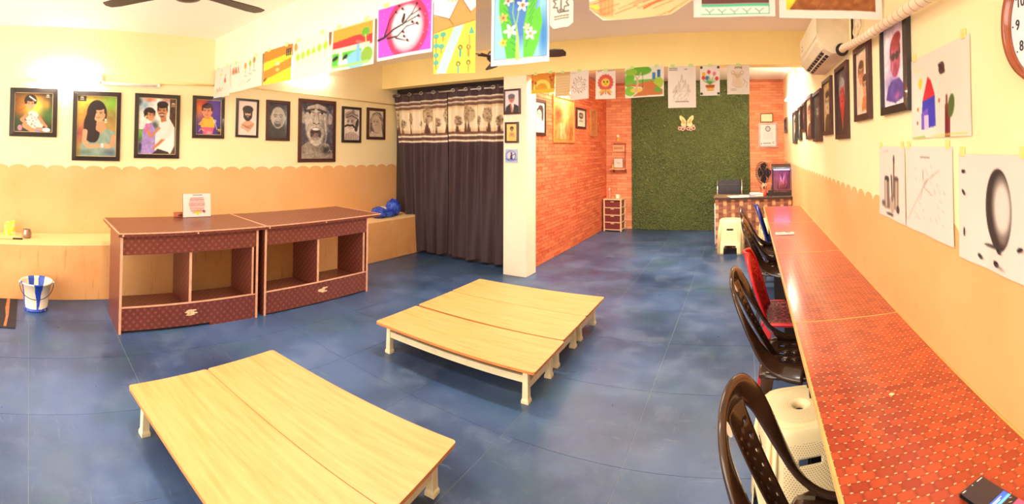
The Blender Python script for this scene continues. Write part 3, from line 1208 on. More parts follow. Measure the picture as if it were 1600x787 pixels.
def art_woman():
    a = Art(62, 100, 'b09048')
    a.ell(.15, .3, .5, .7, 'e0c040', soft=1).ell(.9, .2, .5, .5, '78b838', soft=1).ell(.3, .55, .35, .4, 'd87040', soft=1, a=.8).ell(.1, 1.0, .4, .4, 'b04850', soft=1, a=.8)
    a.ell(.85, .55, .3, .3, '907040', soft=1, a=.7)
    a.poly([(.1, 1.62), (.12, 1.3), (.25, .95), (.38, .86), (.72, .84), (.95, .95), (1, 1.1), (1, 1.62)], '8ca494')
    a.grain(.08, 16, 2)
    a.ell(.38, .82, .2, .42, '241418').ell(.5, .48, .25, .36, '241418').ell(.44, .98, .14, .26, '2a181c').ell(.28, .95, .1, .3, '2a181c', .3)
    a.poly([(.5, .66), (.68, .66), (.74, .86), (.62, 1.0), (.48, .9)], 'd89468')
    head(a, .555, .47, .155, 'e4a87c', '241418', lip='c0504c', ears=False, turn=-.4, shade='c88858')
    a.ell(.35, .58, .1, .4, '241418', .25)
    a.ell(.72, .66, .03, .06, 'f0e8d0').ell(.72, .67, .014, .03, '4a9070')
    a.line([(.22, .95), (.2, 1.2), (.3, 1.34), (.62, 1.32)], .12, 'e0a074', 1, .09)
    a.line([(.93, 1.08), (.9, 1.3), (.74, 1.36)], .11, 'd8986c', 1, .09).ell(.76, 1.32, .11, .06, 'e6ac82', .4)
    a.rect(.62, 1.26, .68, 1.36, 'f0f0f0').ell(.85, 1.5, .3, .14, '40506c', soft=1, a=.7).ell(.2, 1.5, .3, .12, '4c6450', soft=1, a=.6)
    a.rect(.02, .02, .23, .16, '30261e')
    studio_mark(a, .125, .06, .04, 'f4ecd8')
    return a


def art_couple():
    a = Art(60, 86, 'f0ece4')
    a.ell(.15, .2, .3, .25, '90b0c0', soft=1).ell(.3, .05, .2, .09, 'd86a40', soft=1).rect(.82, 0, 1, 1.43, '503830').ell(.02, .1, .12, .16, '304048', soft=1).ell(.72, .05, .2, .1, 'a04828', soft=1, a=.7)
    a.rect(0, .8, .14, 1.1, '6ab048').ell(.05, 1.25, .2, .3, '303a70', soft=.8).ell(.44, .7, .14, .2, '506060', soft=.8)
    a.poly([(.1, 1.43), (.12, .85), (.2, .66), (.34, .64), (.46, .82), (.44, 1.43)], 'a890d4')
    a.poly([(.14, .8), (.2, .66), (.34, .66), (.3, .92), (.16, .9)], 'c878b0')
    a.grain(.14, 22, 4)
    a.poly([(.54, 1.4), (.5, .95), (.58, .62), (.7, .5), (.82, .52), (.96, .75), (.96, 1.2), (.86, 1.4)], 'f2ece6')
    a.poly([(.35, 1.43), (.52, 1.28), (.8, 1.36), (.84, 1.43)], '302428')
    a.line([(.26, .84), (.34, .98), (.56, .76)], .07, 'd0885c', 1, .055)
    a.line([(.72, .98), (.54, 1.16), (.42, 1.26)], .08, 'c87c50', 1, .06)
    a.line([(.86, .7), (.8, .95), (.66, .98)], .13, 'ece4dc')
    a.ell(.29, .38, .15, .13, '281a1a').ell(.22, .44, .07, .1, '281a1a')
    head(a, .33, .45, .1, 'd8966a', '281a1a', turn=.5, lip='c04848', smile=.14)
    a.ell(.2, .5, .02, .04, 'e8c040').ell(.19, .56, .02, .1, 'f0ead8')
    a.poly([(.56, .42), (.72, .42), (.74, .58), (.6, .62)], 'c07c50')
    head(a, .63, .33, .125, 'cc8858', '201414', turn=-.4, lip='a85040', smile=.14)
    a.ell(.62, .455, .07, .045, '4a2c20', soft=.5, a=.8).line([(.54, .40), (.61, .385), (.68, .40)], .022, '382018')
    a.line([(.555, .425), (.61, .435), (.665, .425)], .016, 'f4ece4')
    a.ell(.63, .17, .15, .09, '201414')
    studio_mark(a, .91, .14, .045, 'e8b890')
    return a


def art_baby():
    a = Art(48, 64, '4a2a80')
    a.ell(.1, .3, .5, .7, 'e88030', soft=1).ell(.25, .1, .3, .25, 'd04028', soft=1, a=.8).ell(.85, .5, .35, .6, '5a2c98', soft=1).ell(.3, 1.1, .5, .3, '583080', soft=1).ell(.9, .9, .2, .5, '303090', soft=1)
    a.poly([(.2, 1.05), (.26, .72), (.45, .62), (.64, .64), (.74, .8), (.74, 1.05)], 'f0b030').poly([(.1, .95), (.3, .72), (.34, 1.0)], 'f4a040')
    a.poly([(.24, 1.04), (.72, 1.04), (.66, 1.3), (.3, 1.3)], 'd05878').ell(.52, 1.24, .16, .1, 'f0a0a0', soft=.8)
    a.line([(.7, .8), (.76, .88), (.84, 1.12)], .02, 'f8f0e0').ring(.75, .8, .04, .012, 'f8f0e0')
    a.line([(.14, 1.2), (.2, 1.1), (.36, 1.18)], .02, 'f8d0b0')
    a.ell(.46, .36, .22, .24, '3a1a28')
    a.poly([(.36, .56), (.54, .56), (.56, .72), (.34, .72)], 'c87848')
    head(a, .44, .44, .185, 'd88858', '3a1a28', turn=-.25, smile=0)
    a.rect(.85, 1.02, 1, 1.28, '241820')
    studio_mark(a, .92, 1.12, .045, 'f8d060')
    return a


def art_beard():
    a = Art(38, 58, 'f2dccc')
    a.poly([(.15, 1.2), (.25, .98), (.42, .88), (.7, .88), (.88, 1.0), (.82, 1.12), (.56, 1.4), (.36, 1.26)], 'd89a74', .8)
    for k in range(6):
        a.line([(.2 + .05 * k, 1.04 + .03 * k), (.5 + .03 * k, 1.12 + .02 * k), (.84 - .03 * k, 1.0 + .05 * k)], .015, 'a05838', .7)
    head(a, .52, .55, .22, 'e4b090', '2c2422', beard='2c2422', mous=True, cap='3a3432', smile=.16, ears=False)
    return a


def art_old():
    a = Art(42, 66, '38343c')
    a.poly([(.02, 1.57), (.08, 1.25), (.3, 1.08), (.75, 1.08), (.98, 1.3), (1, 1.57)], '26242a')
    head(a, .5, .62, .36, 'beb2a2', None, dark='3a322e', lip='5c4c44', shade='887c70', grey=True, smile=-.02)
    a.ell(.48, .95, .17, .13, '3c302c').line([(.38, .89), (.58, .89)], .03, 'c8bcb0').ring(.48, .95, .18, .016, '9c9080')
    for k in range(9):
        y = .26 + .05 * k
        a.line([(.3, y), (.5, y - .04), (.72, y)], .012, '8c8074', .7)
    for s in (-1, 1):
        for k in range(4):
            a.line([(.52 + s * .1, .7 + .05 * k), (.52 + s * .26, .86 + .05 * k)], .012, '70645a', .7)
    a.grain(.16, 22, 9)
    for k in range(5):
        a.line([(.1 + .03 * k, 1.5), (.2 + .05 * k, 1.2)], .01, '6c6870', .6).line([(.7 + .05 * k, 1.2), (.75 + .05 * k, 1.55)], .01, '605c64', .6)
    return a


def art_shout():
    a = Art(60, 98, '5a5468')
    a.vgrad('746e84', '38343e')
    a.poly([(0, 1.63), (.02, 1.28), (.22, 1.12), (.4, 1.2), (.7, 1.16), (.86, 1.2), (1, 1.5), (1, 1.63)], '9c9080')
    a.poly([(.26, 1.0), (.66, 1.0), (.72, 1.3), (.5, 1.45), (.3, 1.25)], '8c8074')
    a.ell(.46, .52, .34, .74, 'ccc0b2').ell(.7, .6, .2, .62, '9c9286', soft=.8)
    a.ell(.06, .45, .07, .16, 'b4a89c').ell(.9, .45, .07, .17, 'a89c90')
    a.poly([(.0, 0), (1, 0), (.92, .3), (.8, .12), (.5, .02), (.2, .12), (.1, .3)], '46424e')
    for s, cx in ((-1, .26), (1, .64)):
        a.line([(cx - .13, .22 - .03 * s), (cx + .13, .22 + .03 * s)], .055, '3c3634')
        a.ell(cx, .3, .1, .035, 'e4dcd2').ell(cx, .295, .035, .035, '302a2a')
        a.line([(cx - .12, .29), (cx, .255), (cx + .12, .29)], .025, '403a38')
    for k in range(3):
        a.line([(.3, .08 + .04 * k), (.62, .08 + .04 * k)], .012, '9a9086', .8)
    a.line([(.42, .3), (.36, .58), (.46, .64), (.56, .58), (.5, .3)], .025, '847a70', .8)
    a.ell(.4, .6, .03, .02, '3a3432').ell(.54, .6, .03, .02, '3a3432')
    a.ell(.45, .9, .17, .2, '4a3c3a').ell(.45, .76, .13, .045, 'f0e8de').ell(.45, 1.02, .12, .06, 'a89890').ell(.45, .95, .09, .07, '84706c')
    a.ring(.45, .9, .185, .014, 'a49686')
    a.line([(.24, .62), (.16, .9), (.26, 1.12)], .03, '948a7e', .9).line([(.68, .62), (.74, .9), (.64, 1.12)], .03, '847a70', .9)
    a.line([(.72, .4), (.78, .9), (.74, 1.3)], .05, 'e4dcd2', .7, .02).ell(.8, 1.38, .22, .16, '302c34', soft=.8)
    a.line([(.05, 1.5), (.35, 1.45)], .03, 'c0b4a4', .6)
    a.grain(.22, 26, 7)
    a.line([(.84, 1.42), (.9, 1.37), (.94, 1.42), (.98, 1.38)], .014, 'd8d4d8')
    return a


def art_moustache():
    a = Art(34, 60, 'eeded2')
    a.poly([(.05, 1.76), (.1, 1.4), (.4, 1.28), (.7, 1.3), (.98, 1.5), (1, 1.76)], 'c8b0a4')
    head(a, .46, .72, .3, 'd4c0b0', None, dark='2a2226', shade='a89688', turn=-.5, grey=True, lip='8c6c64', ears=False)
    a.ell(.5, .36, .42, .26, 'b09c94').line([(.14, .5), (.5, .36), (.92, .56)], .06, '5c4c4c').line([(.2, .36), (.5, .2), (.86, .36)], .05, '5c4c4c').ell(.8, .16, .08, .14, 'd8c8bc', .3).ell(.6, .12, .1, .09, '8c7874')
    a.ell(.84, .84, .1, .3, '3a3034', .2).ell(.78, 1.1, .1, .16, '3a3034')
    a.line([(.1, .98), (.26, .9), (.4, .94), (.56, .9), (.66, 1.0)], .1, '2a2226')
    for k in range(5):
        a.line([(.2 + .13 * k, 1.4), (.16 + .16 * k, 1.72)], .02, '7c685f')
    a.grain(.1, 20, 3)
    return a


def art_shawl():
    a = Art(34, 58, 'e2d2ba')
    a.poly([(.1, 1.7), (.1, .6), (.3, .2), (.55, .06), (.8, .14), (.98, .5), (1, 1.7)], '6a5c58')
    a.poly([(.22, 1.0), (.26, .5), (.42, .26), (.66, .3), (.88, .7), (.9, 1.2), (.7, 1.45), (.4, 1.4)], 'cdb89c')
    for k in range(3):
        a.line([(.2 - .05 * k, .8), (.3 - .03 * k, .36), (.56, .12 + .05 * k), (.86, .4), (.97, .9)], .03, 'bcae9c')
    head(a, .5, .74, .25, 'd2bea2', None, dark='4a3c34', shade='b09c84', ears=False, grey=True, lip='8a6c5c', turn=-.3, smile=-.05)
    for k in range(5):
        a.line([(.3, .52 + .03 * k), (.7, .5 + .03 * k)], .012, 'a08c74', .6).line([(.66, .9 + .05 * k), (.78, .8 + .06 * k)], .012, '98846c', .6)
    a.poly([(.05, 1.7), (.2, 1.3), (.42, 1.44), (.7, 1.46), (.9, 1.2), (1, 1.7)], 'd8c8b0')
    a.grain(.1, 18, 4)
    return a


def art_cap_man():
    a = Art(26, 36, 'e8d8dc')
    a.poly([(0, 1.38), (.08, 1.0), (.36, .8), (.66, .84), (.98, 1.0), (1, 1.38)], '2c2428').poly([(.38, .8), (.64, .84), (.56, 1.3), (.44, 1.2)], 'e0d8d8')
    head(a, .46, .5, .19, 'c07868', '2c2428', cap='6c6474', turn=-.4)
    a.line([(.5, 1.3), (.44, 1.0), (.4, .84)], .14, 'c0705c', 1, .09)
    return a


def art_yellow_child():
    a = Art(20, 30, 'f0cc70')
    a.poly([(.2, 1.1), (.3, .7), (.7, .7), (.82, 1.1)], 'd0a060').ell(.5, .92, .16, .12, 'c08858')
    head(a, .5, .45, .15, 'a06848', '382420')
    for k in range(3):
        a.line([(.2, 1.14 + .1 * k), (.8, 1.14 + .1 * k)], .025, 'b08440')
    return a


def art_blue_sketch():
    a = Art(20, 22, 'ccd4f0')
    a.ring(.45, .55, .38, .05, '8494d8').ell(.5, .5, .28, .3, 'e8e8f8')
    a.line([(0, .82), (1, .82)], .05, '3848b0').poly([(.4, .82), (.45, .4), (.55, .35), (.6, .82)], '402848').ell(.5, .32, .07, .08, '803038').line([(.5, .5), (.8, .4)], .05, '5a3040').line([(.1, .95), (.9, .93)], .04, '6878d0')
    return a


def art_pencil_girl():
    a = Art(26, 50, 'f4e4d4')
    head(a, .46, .72, .24, 'ecd8c6', '4a3a3a', dark='4a3a3a', lip='a88074', turn=-.4, shade='d4bcaa', long_hair=False)
    a.ell(.6, .46, .3, .3, '4a3a3a').ell(.78, .8, .12, .4, '54443f')
    head(a, .46, .76, .23, 'd8c0ac', None, dark='4a3a3a', lip='a88074', turn=-.4, ears=False)
    for k in range(7):
        a.line([(.2 + .1 * k, 1.2 + .02 * k), (.3 + .09 * k, 1.7)], .02, 'a08c80', .8)
    return a


def art_gold_scene():
    a = Art(40, 50, 'd89850')
    a.vgrad('e0b060', 'c06c30').ell(.55, .4, .3, .6, 'f8dc88', soft=1).ell(.2, .5, .3, .35, '784028', soft=.9, a=.8).ell(.85, .95, .4, .3, '9c5028', soft=1, a=.7)
    for k in range(14):
        x = .2 + .6 * a.rng.rand()
        a.line([(x, .75), (x + .2 * (a.rng.rand() - .5), 1.2)], .02, 'fff0c0', .5)
    a.grain(.16, 16, 5)
    return a


def art_bearded_sketch():
    a = Art(20, 36, 'f2e2cc')
    head(a, .5, .62, .22, 'd8c0a8', '4a3c34', beard='5a4a40', mous=True, lip='8a6050')
    a.poly([(.2, 1.3), (.35, 1.05), (.65, 1.05), (.8, 1.3)], 'b8a088')
    return a


def art_brown_panel():
    a = Art(20, 40, 'c87848')
    a.ell(.5, .7, .3, .5, 'e0a068', soft=1).line([(.3, .3), (.5, .9), (.35, 1.6)], .06, '9a5838', .8).line([(.7, .4), (.55, 1.2)], .05, '9a5838', .8).grain(.15, 10, 2)
    return a


def art_red_face():
    a = Art(36, 54, '3a2a28')
    a.ell(.5, .45, .38, .5, '584c50', soft=.6)
    a.poly([(.3, .35), (.7, .35), (.72, .8), (.58, 1.2), (.52, 1.42), (.46, 1.2), (.28, .8)], 'd03030')
    head(a, .5, .55, .24, 'd84038', 'a8a0a0', dark='60141a', lip='801820', ears=False, shade='a82028', smile=0)
    a.ell(.36, .3, .12, .3, '8c8484', .4, soft=.6)
    a.line([(.5, .95), (.52, 1.3)], .1, 'c02c2c', 1, .02).line([(.8, 1.3), (.84, 1.36)], .02, 'e0d0c0').grain(.2, 20, 6)
    return a


def art_duo():
    a = Art(36, 54, 'f0d4b4')
    a.ell(.5, .3, .4, .25, 'e8a070', soft=1, a=.7)
    a.poly([(.05, 1.3), (.1, .9), (.3, .76), (.55, .84), (.6, 1.3)], 'e8c8a0').poly([(.4, 1.4), (.48, 1.12), (.66, 1.04), (.95, 1.15), (.95, 1.4)], 'd07840')
    head(a, .38, .52, .2, 'd88a58', '4a2418', lip='b05040', turn=.3, smile=.14, shade='b8683c')
    head(a, .68, .84, .17, 'e09a68', '50281a', lip='c04838', turn=-.3, smile=.14, shade='c07848', ears=False)
    a.grain(.1, 18, 3)
    return a


def art_sunglasses():
    a = Art(48, 60, 'f6e8ec')
    a.ell(.5, .5, .42, .5, 'c878b0', soft=1, a=.6).ell(.35, .9, .4, .3, '7050a8', soft=1, a=.8)
    a.poly([(.08, 1.12), (.2, .92), (.4, .84), (.68, .84), (.86, .96), (.9, 1.14), (.5, 1.2)], '5a3c98')
    head(a, .52, .5, .2, 'c04868', '6a1c38', dark='3a1030', lip='8a2048', beard='a83860', mous=True, shade='902850', ears=False)
    a.ell(.55, .28, .22, .12, '9c1c38', -.2)
    for s in (-1, 1):
        a.ell(.52 + s * .085, .51, .075, .05, '281028')
    a.line([(.3, .48), (.74, .48)], .025, '281028')
    a.ell(.4, .64, .1, .12, 'f0a0b0', soft=.9, a=.6).ell(.6, 1.1, .2, .08, 'e070a0', soft=1, a=.7).grain(.16, 16, 3)
    return a


def art_side(n):
    """the narrow far portraits on the right wall"""
    cfg = [('30384c', 'c8b8a8', '504850'), ('e8d8c8', 'd09a74', '3a2420'), ('b8ac9c', '8c7860', '2c2420'), ('4a3428', 'b48058', '281812'),
           ('f0c8a0', 'dc9464', '6a3018'), ('403c38', 'a89c88', '2a2624'), ('d8b070', 'e8cca0', '5c3c20')][n]
    a = Art(22, 34, cfg[0])
    a.poly([(.1, 1.54), (.2, 1.15), (.4, 1.0), (.65, 1.0), (.85, 1.15), (.92, 1.54)], cfg[2])
    head(a, .5, .62, .25, cfg[1], cfg[2], beard=cfg[2] if n in (2, 5) else None, mous=n in (3,), turn=(-.3, .3)[n % 2])
    return a.grain(.14, 12, n)


def art_plain_certificate():
    return Art(20, 15, 'f0e0a8').rect(.1, .12, .9, .62, 'f4e8bc')


def art_certificate():
    a = Art(34, 42, 'e8e4e0')
    a.ring(.5, .26, .13, .035, '787880').ell(.5, .26, .06, .06, 'b0b0b0')
    for k in range(6):
        a.line([(.2, .5 + .07 * k), (.8, .5 + .07 * k)], .014, 'b8b4c0')
    a.line([(.2, 1.08), (.66, 1.08)], .06, '8c8ca0').ell(.84, 1.05, .08, .08, 'c8bcb4').ell(.08, 1.1, .03, .03, '404048')
    return a


# picture frames -----------------------------------------------------------------
FR = {'black': simple('black_frame', rgb(44, 36, 36), .35, .1, coat=.2), 'brown': simple('dark_brown_frame', rgb(74, 40, 36), .4, .1),
      'gold': simple('gold_brown_frame', rgb(196, 134, 72), .4, .1), 'silver': simple('silver_frame', rgb(190, 168, 160), .35, .1), 'wood': simple('thin_brown_frame', rgb(120, 72, 48), .45, .1)}
gold_line = simple('gold_slip', rgb(222, 190, 130), .35, .1)


def framed(label, loc, rz, w, h, art, kind='black', m=.04, depth=.022, group=None, slip=True, tilt=0.):
    """frame of four mitred mouldings, gilt slip, print; hangs in its local XZ plane facing -Y, back at y = 0"""
    t = thing('picture_frame', label, 'framed picture', loc, rz, group)
    if tilt:
        t.rotation_euler = (0, tilt, rz)
    iw, ih = w / 2 - m, h / 2 - m
    W, Hh = w / 2, h / 2
    fr = MB()
    for (a, b, c, d) in (((-W, Hh), (W, Hh), (iw, ih), (-iw, ih)), ((W, Hh), (W, -Hh), (iw, -ih), (iw, ih)), ((W, -Hh), (-W, -Hh), (-iw, -ih), (iw, -ih)), ((-W, -Hh), (-W, Hh), (-iw, ih), (-iw, -ih))):
        o = [a, b, c, d]
        y = [-depth * .8, -depth * .8, -depth, -depth]
        fr.add([(p[0], 0, p[1]) for p in o] + [(p[0], yy, p[1]) for p, yy in zip(o, y)], [(0, 1, 2, 3), (7, 6, 5, 4), (0, 4, 5, 1), (1, 5, 6, 2), (2, 6, 7, 3), (3, 7, 4, 0)])
    fr.build('frame', FR[kind], t)
    MB().box(-iw - .004, iw + .004, -.006, 0, -ih - .004, ih + .004).build('backing', FR['wood'], t)
    sheet('print', art, 2 * iw, 2 * ih, t, None, GLOSS, y=-.008)
    if slip:
        s = .0055
        g = MB()
        for x0, x1, z0, z1 in ((-iw, iw, ih - s, ih), (-iw, iw, -ih, -ih + s), (-iw, -iw + s, -ih, ih), (iw - s, iw, -ih, ih)):
            g.box(x0, x1, -.012, -.0085, z0, z1)
        g.build('gilt_slip', gold_line, t)
    return t


GL, GR, GA = 'framed portraits on the left wall', 'framed portraits on the right wall', 'framed pictures in the brick alcove'
for y0, y1, z0, z1, art, kind, m, lab, tl in (
        (-.207, .293, 1.53, 2.04, art_child, 'black', .048, 'square framed photo of a seated child in a floral dress, first on the left wall', 0),
        (.457, .972, 1.293, 2.027, art_woman, 'black', .045, 'tall framed portrait of a long-haired woman in a pale green dress', 0),
        (1.127, 1.64, 1.33, 2.03, art_couple, 'black', .042, 'tall framed photo of a couple, woman in lilac sari and man in white shirt', 0),
        (1.792, 2.183, 1.562, 2.04, art_baby, 'black', .04, 'framed portrait of a baby in yellow against purple and orange', 0),
        (2.335, 2.634, 1.585, 2.04, art_beard, 'black', .026, 'narrow framed drawing of a smiling bearded man in a dark turban', .012),
        (2.741, 3.082, 1.554, 2.048, art_old, 'brown', .034, 'framed charcoal portrait of an old person with open mouth', .0),
        (3.213, 3.815, 1.288, 2.097, art_shout, 'brown', .045, 'largest framed picture, grey drawing of a shouting man', 0),
        (3.925, 4.275, 1.549, 2.043, art_moustache, 'black', .034, 'framed ink drawing of a man with moustache and turban', 0),
        (4.384, 4.752, 1.60, 2.056, art_shawl, 'brown', .04, 'framed sepia drawing of an elderly woman in a shawl, nearest the curtain', 0)):
    framed(lab, (XL + .002, (y0 + y1) / 2, (z0 + z1) / 2), RZ_L, y1 - y0, z1 - z0, art(), kind, m, group=GL, slip=kind == 'black' and m > .038, tilt=tl)

for y1, y0, z0, z1, art, kind, lab in (
        (7.80, 7.36, 1.712, 1.966, art_side(0), 'brown', 'small dark framed picture deepest on the right wall, by the far corner'),
        (6.37, 5.90, 1.527, 1.958, art_side(1), 'black', 'narrow framed portrait on a pale ground, second from the far corner of the right wall'),
        (5.713, 5.366, 1.564, 1.97, art_side(2), 'black', 'grey framed portrait, third from the far corner of the right wall'),
        (5.296, 4.996, 1.65, 1.984, art_side(3), 'brown', 'small brown framed portrait, fourth from the far corner of the right wall'),
        (4.916, 4.468, 1.562, 2.015, art_side(4), 'brown', 'framed portrait in orange tones, fifth from the far corner of the right wall'),
        (4.38, 3.896, 1.532, 1.997, art_side(5), 'brown', 'framed dark charcoal portrait below the far end of the air conditioner'),
        (3.804, 3.403, 1.579, 2.034, art_side(6), 'brown', 'framed golden-brown portrait below the air conditioner'),
        (3.237, 2.831, 1.539, 2.046, art_red_face(), 'brown', 'framed portrait of a red face with long beard on black'),
        (2.641, 2.292, 1.634, 2.063, art_duo(), 'brown', 'framed orange-toned portrait of two smiling people under the wrapped pipe'),
        (2.088, 1.708, 1.634, 2.066, art_sunglasses(), 'black', 'black framed watercolour of a bearded man in sunglasses, pink and purple')):
    ym = (y0 + y1) / 2
    framed(lab, (XR(ym, .001), ym, (z0 + z1) / 2), RZ_R, y1 - y0, z1 - z0, art, kind, .034, .026, GR, False)

for y0, y1, z0, z1, art, kind, m, lab in (
        (5.083, 5.437, 1.653, 2.118, art_pencil_girl(), 'brown', .04, 'brown framed pencil drawing of a girl on the brick wall beside the pillar'),
        (5.677, 6.475, 1.567, 2.242, art_gold_scene(), 'gold', .035, 'largest gold framed landscape on the brick wall under the tube light'),
        (6.558, 7.0, 1.797, 2.125, art_bearded_sketch(), 'brown', .035, 'small brown framed sketch of a bearded man on the brick wall'),
        (7.22, 7.562, 1.688, 2.15, art_brown_panel(), 'gold', .03, 'faint brown framed picture at the deep end of the brick wall')):
    framed(lab, (XK + .003, (y0 + y1) / 2, (z0 + z1) / 2), RZ_L, y1 - y0, z1 - z0, art, kind, m, group=GA, slip=False)

framed('small framed portrait of a man in a cap, top picture on the pillar', (-2.607, 4.692, 2.04), 0, .226, .299, art_cap_man(), 'brown', .02, slip=False, tilt=-.01)
framed('small framed yellow picture of a child, middle one on the pillar', (-2.61, 4.692, 1.676), 0, .182, .244, art_yellow_child(), 'brown', .022, slip=False)
tag(sheet('small_print', art_blue_sketch(), .165, .156, None, lambda u, v: (-2.6175, 4.6905 - .006 * (v ** 2), 1.40)), 'small unframed blue and white sketch, lowest on the pillar', 'drawing')
framed('small thin-framed plain cream certificate above the larger one on the far wall', (.432, YF - .004, 2.003), 0, .227, .163, art_plain_certificate(), 'wood', .012, slip=False)
framed('silver framed certificate with a round emblem on the far brick wall', (.451, YF - .004, 1.692), 0, .338, .44, art_certificate(), 'silver', .03, slip=False)

# ------------------------------------------------------------------ children's drawings taped to the beams
PW = 'f6ecdf'


def d_scribble1():
    a = Art(34, 42, PW)
    a.ell(.4, .3, .05, .06, 'f4e860').rect(.62, .5, .74, .66, 'e06848').line([(.66, .5), (.72, .36)], .05, '80a8c8').ell(.6, .75, .02, .02, '8090a0')
    a.line([(.16, 1.05), (.2, .85), (.28, 1.0), (.34, .82), (.4, .98), (.5, .84)], .03, 'e8905c', .9)
    return a.ell(.45, .14, .02, .02, '606060')


def d_scribble2():
    a = Art(60, 38, PW)
    for x, c in ((.08, 'c84838'), (.13, 'e08838'), (.18, '806050'), (.25, 'e08838')):
        a.line([(x, .22), (x + .02, .1), (x + .04, .24)], .02, c)
    for x, y, c in ((.5, .14, 'f0a040'), (.64, .12, 'a0d040'), (.76, .08, 'c08848')):
        a.ell(x, y, .035, .06, c).line([(x, y + .05), (x, y + .16)], .012, '80a060').line([(x - .03, y + .2), (x + .04, y + .22)], .02, 'f0a0a0', .8)
    a.line([(.03, .1), (.04, .5)], .012, 'd09060', .7).line([(.3, .5), (.45, .42), (.5, .5)], .015, 'a0c8d0', .8).line([(.55, .48), (.66, .44)], .015, '60a090')
    return a


def d_sunset():
    a = Art(48, 34, 'f8e838')
    a.poly([(0, 0), (1, 0), (1, .05), (0, .16)], 'f09030').poly([(0, .05), (1, -.02), (1, .17), (0, .24)], 'f08c28')
    a.poly([(0, .42), (1, .26), (1, .44), (0, .6)], 'f09430').ell(.5, .36, .08, .08, 'fff4c0', yhi=.35).ell(.5, .44, .1, .05, 'fff0a0', soft=.9)
    for k in range(9):
        a.ell(.82 + .06 * (k % 3), .1 + .05 * (k // 3), .026, .024, '203840')
    a.line([(.02, .62), (.1, .58)], .05, '605018').ell(.88, .02, .03, .02, 'd84020')
    return a


def d_lime():
    a = Art(48, 34, PW).ell(.1, .11, .05, .07, 'f0a030')
    for k in range(6):
        x, y = .16 + .15 * k, .3 - .012 * k
        if k == 3:
            a.poly([(x - .07, y + .05), (x, y - .08), (x + .07, y + .05)], 'b4dc30')
        else:
            a.ell(x, y, .055, .065, 'b0dc38')
        a.line([(x, y + .05), (x, y + .15)], .012, 'a8b870')
    return a


def d_fountain():
    a = Art(64, 45, PW)
    a.rect(.05, .04, .95, .24, 'eea838').poly([(.05, .24), (.6, .2), (.95, .24), (.95, .38), (.05, .36)], 'e03838').line([(.6, .3), (.8, .36)], .04, 'f07060')
    a.rect(.05, .34, .9, .44, 'f0dcc8').rect(.05, .42, .72, .64, '58c838').ell(.6, .58, .24, .14, '88cce8').rect(.6, .34, .68, .62, '7cc0e4').ell(.84, .54, .13, .12, '8cb840', -.5)
    a.ell(.8, .19, .09, .07, '6cb030').line([(.8, .24), (.82, .36)], .025, 'f0d070')
    a.ell(.12, .5, .07, .03, '202020', -.4).ell(.34, .5, .06, .03, '202020', -.5).rect(.2, .36, .27, .56, 'f4ece4').ell(.24, .58, .06, .05, 'f8f0e8').ell(.34, .58, .05, .05, 'f8f0e8')
    return a.rect(.05, .62, .9, .66, 'a8e078').line([(.05, .03), (.05, .67)], .01, 'b0a090')


def d_branch():
    a = Art(88, 64, 'f6ecf0')
    a.rect(.03, .03, .97, .68, 'dc50d8').ell(.56, .36, .37, .39, 'e43868').ell(.56, .36, .31, .33, 'f8b0c4', soft=.15).ell(.55, .34, .27, .29, 'fdf2ee', soft=.2)
    a.rect(0, .68, 1, .73, 'f6ecf0').rect(0, 0, .03, .73, 'f6ecf0').rect(.97, 0, 1, .73, 'f6ecf0').rect(0, 0, 1, .03, 'f6ecf0')
    k = '2c1418'
    a.line([(.03, .44), (.15, .42), (.32, .34), (.5, .3), (.64, .2), (.72, .1)], .035, k, 1, .01).line([(.14, .42), (.25, .2), (.4, .08)], .028, k, 1, .008)
    a.line([(.2, .44), (.4, .44), (.56, .34), (.72, .33)], .025, k, 1, .008).line([(.36, .46), (.55, .52)], .02, k, 1, .008).line([(.5, .3), (.74, .24)], .014, k).line([(.6, .22), (.76, .17)], .012, k)
    for x, y in ((.42, .05), (.36, .12), (.73, .08), (.78, .16), (.76, .24), (.74, .33), (.58, .52), (.52, .46), (.48, .1), (.66, .3), (.5, .4)):
        a.ell(x, y, .022, .016, k, .6).ell(x + .02, y + .015, .012, .012, 'c83048')
    a.ell(.5, .235, .025, .055, k, .35).ell(.515, .185, .02, .02, k)
    for i in range(26):
        a.ell(.05 + .9 * a.rng.rand(), .05 + .6 * a.rng.rand(), .006, .006, 'f8d8f4')
    return a


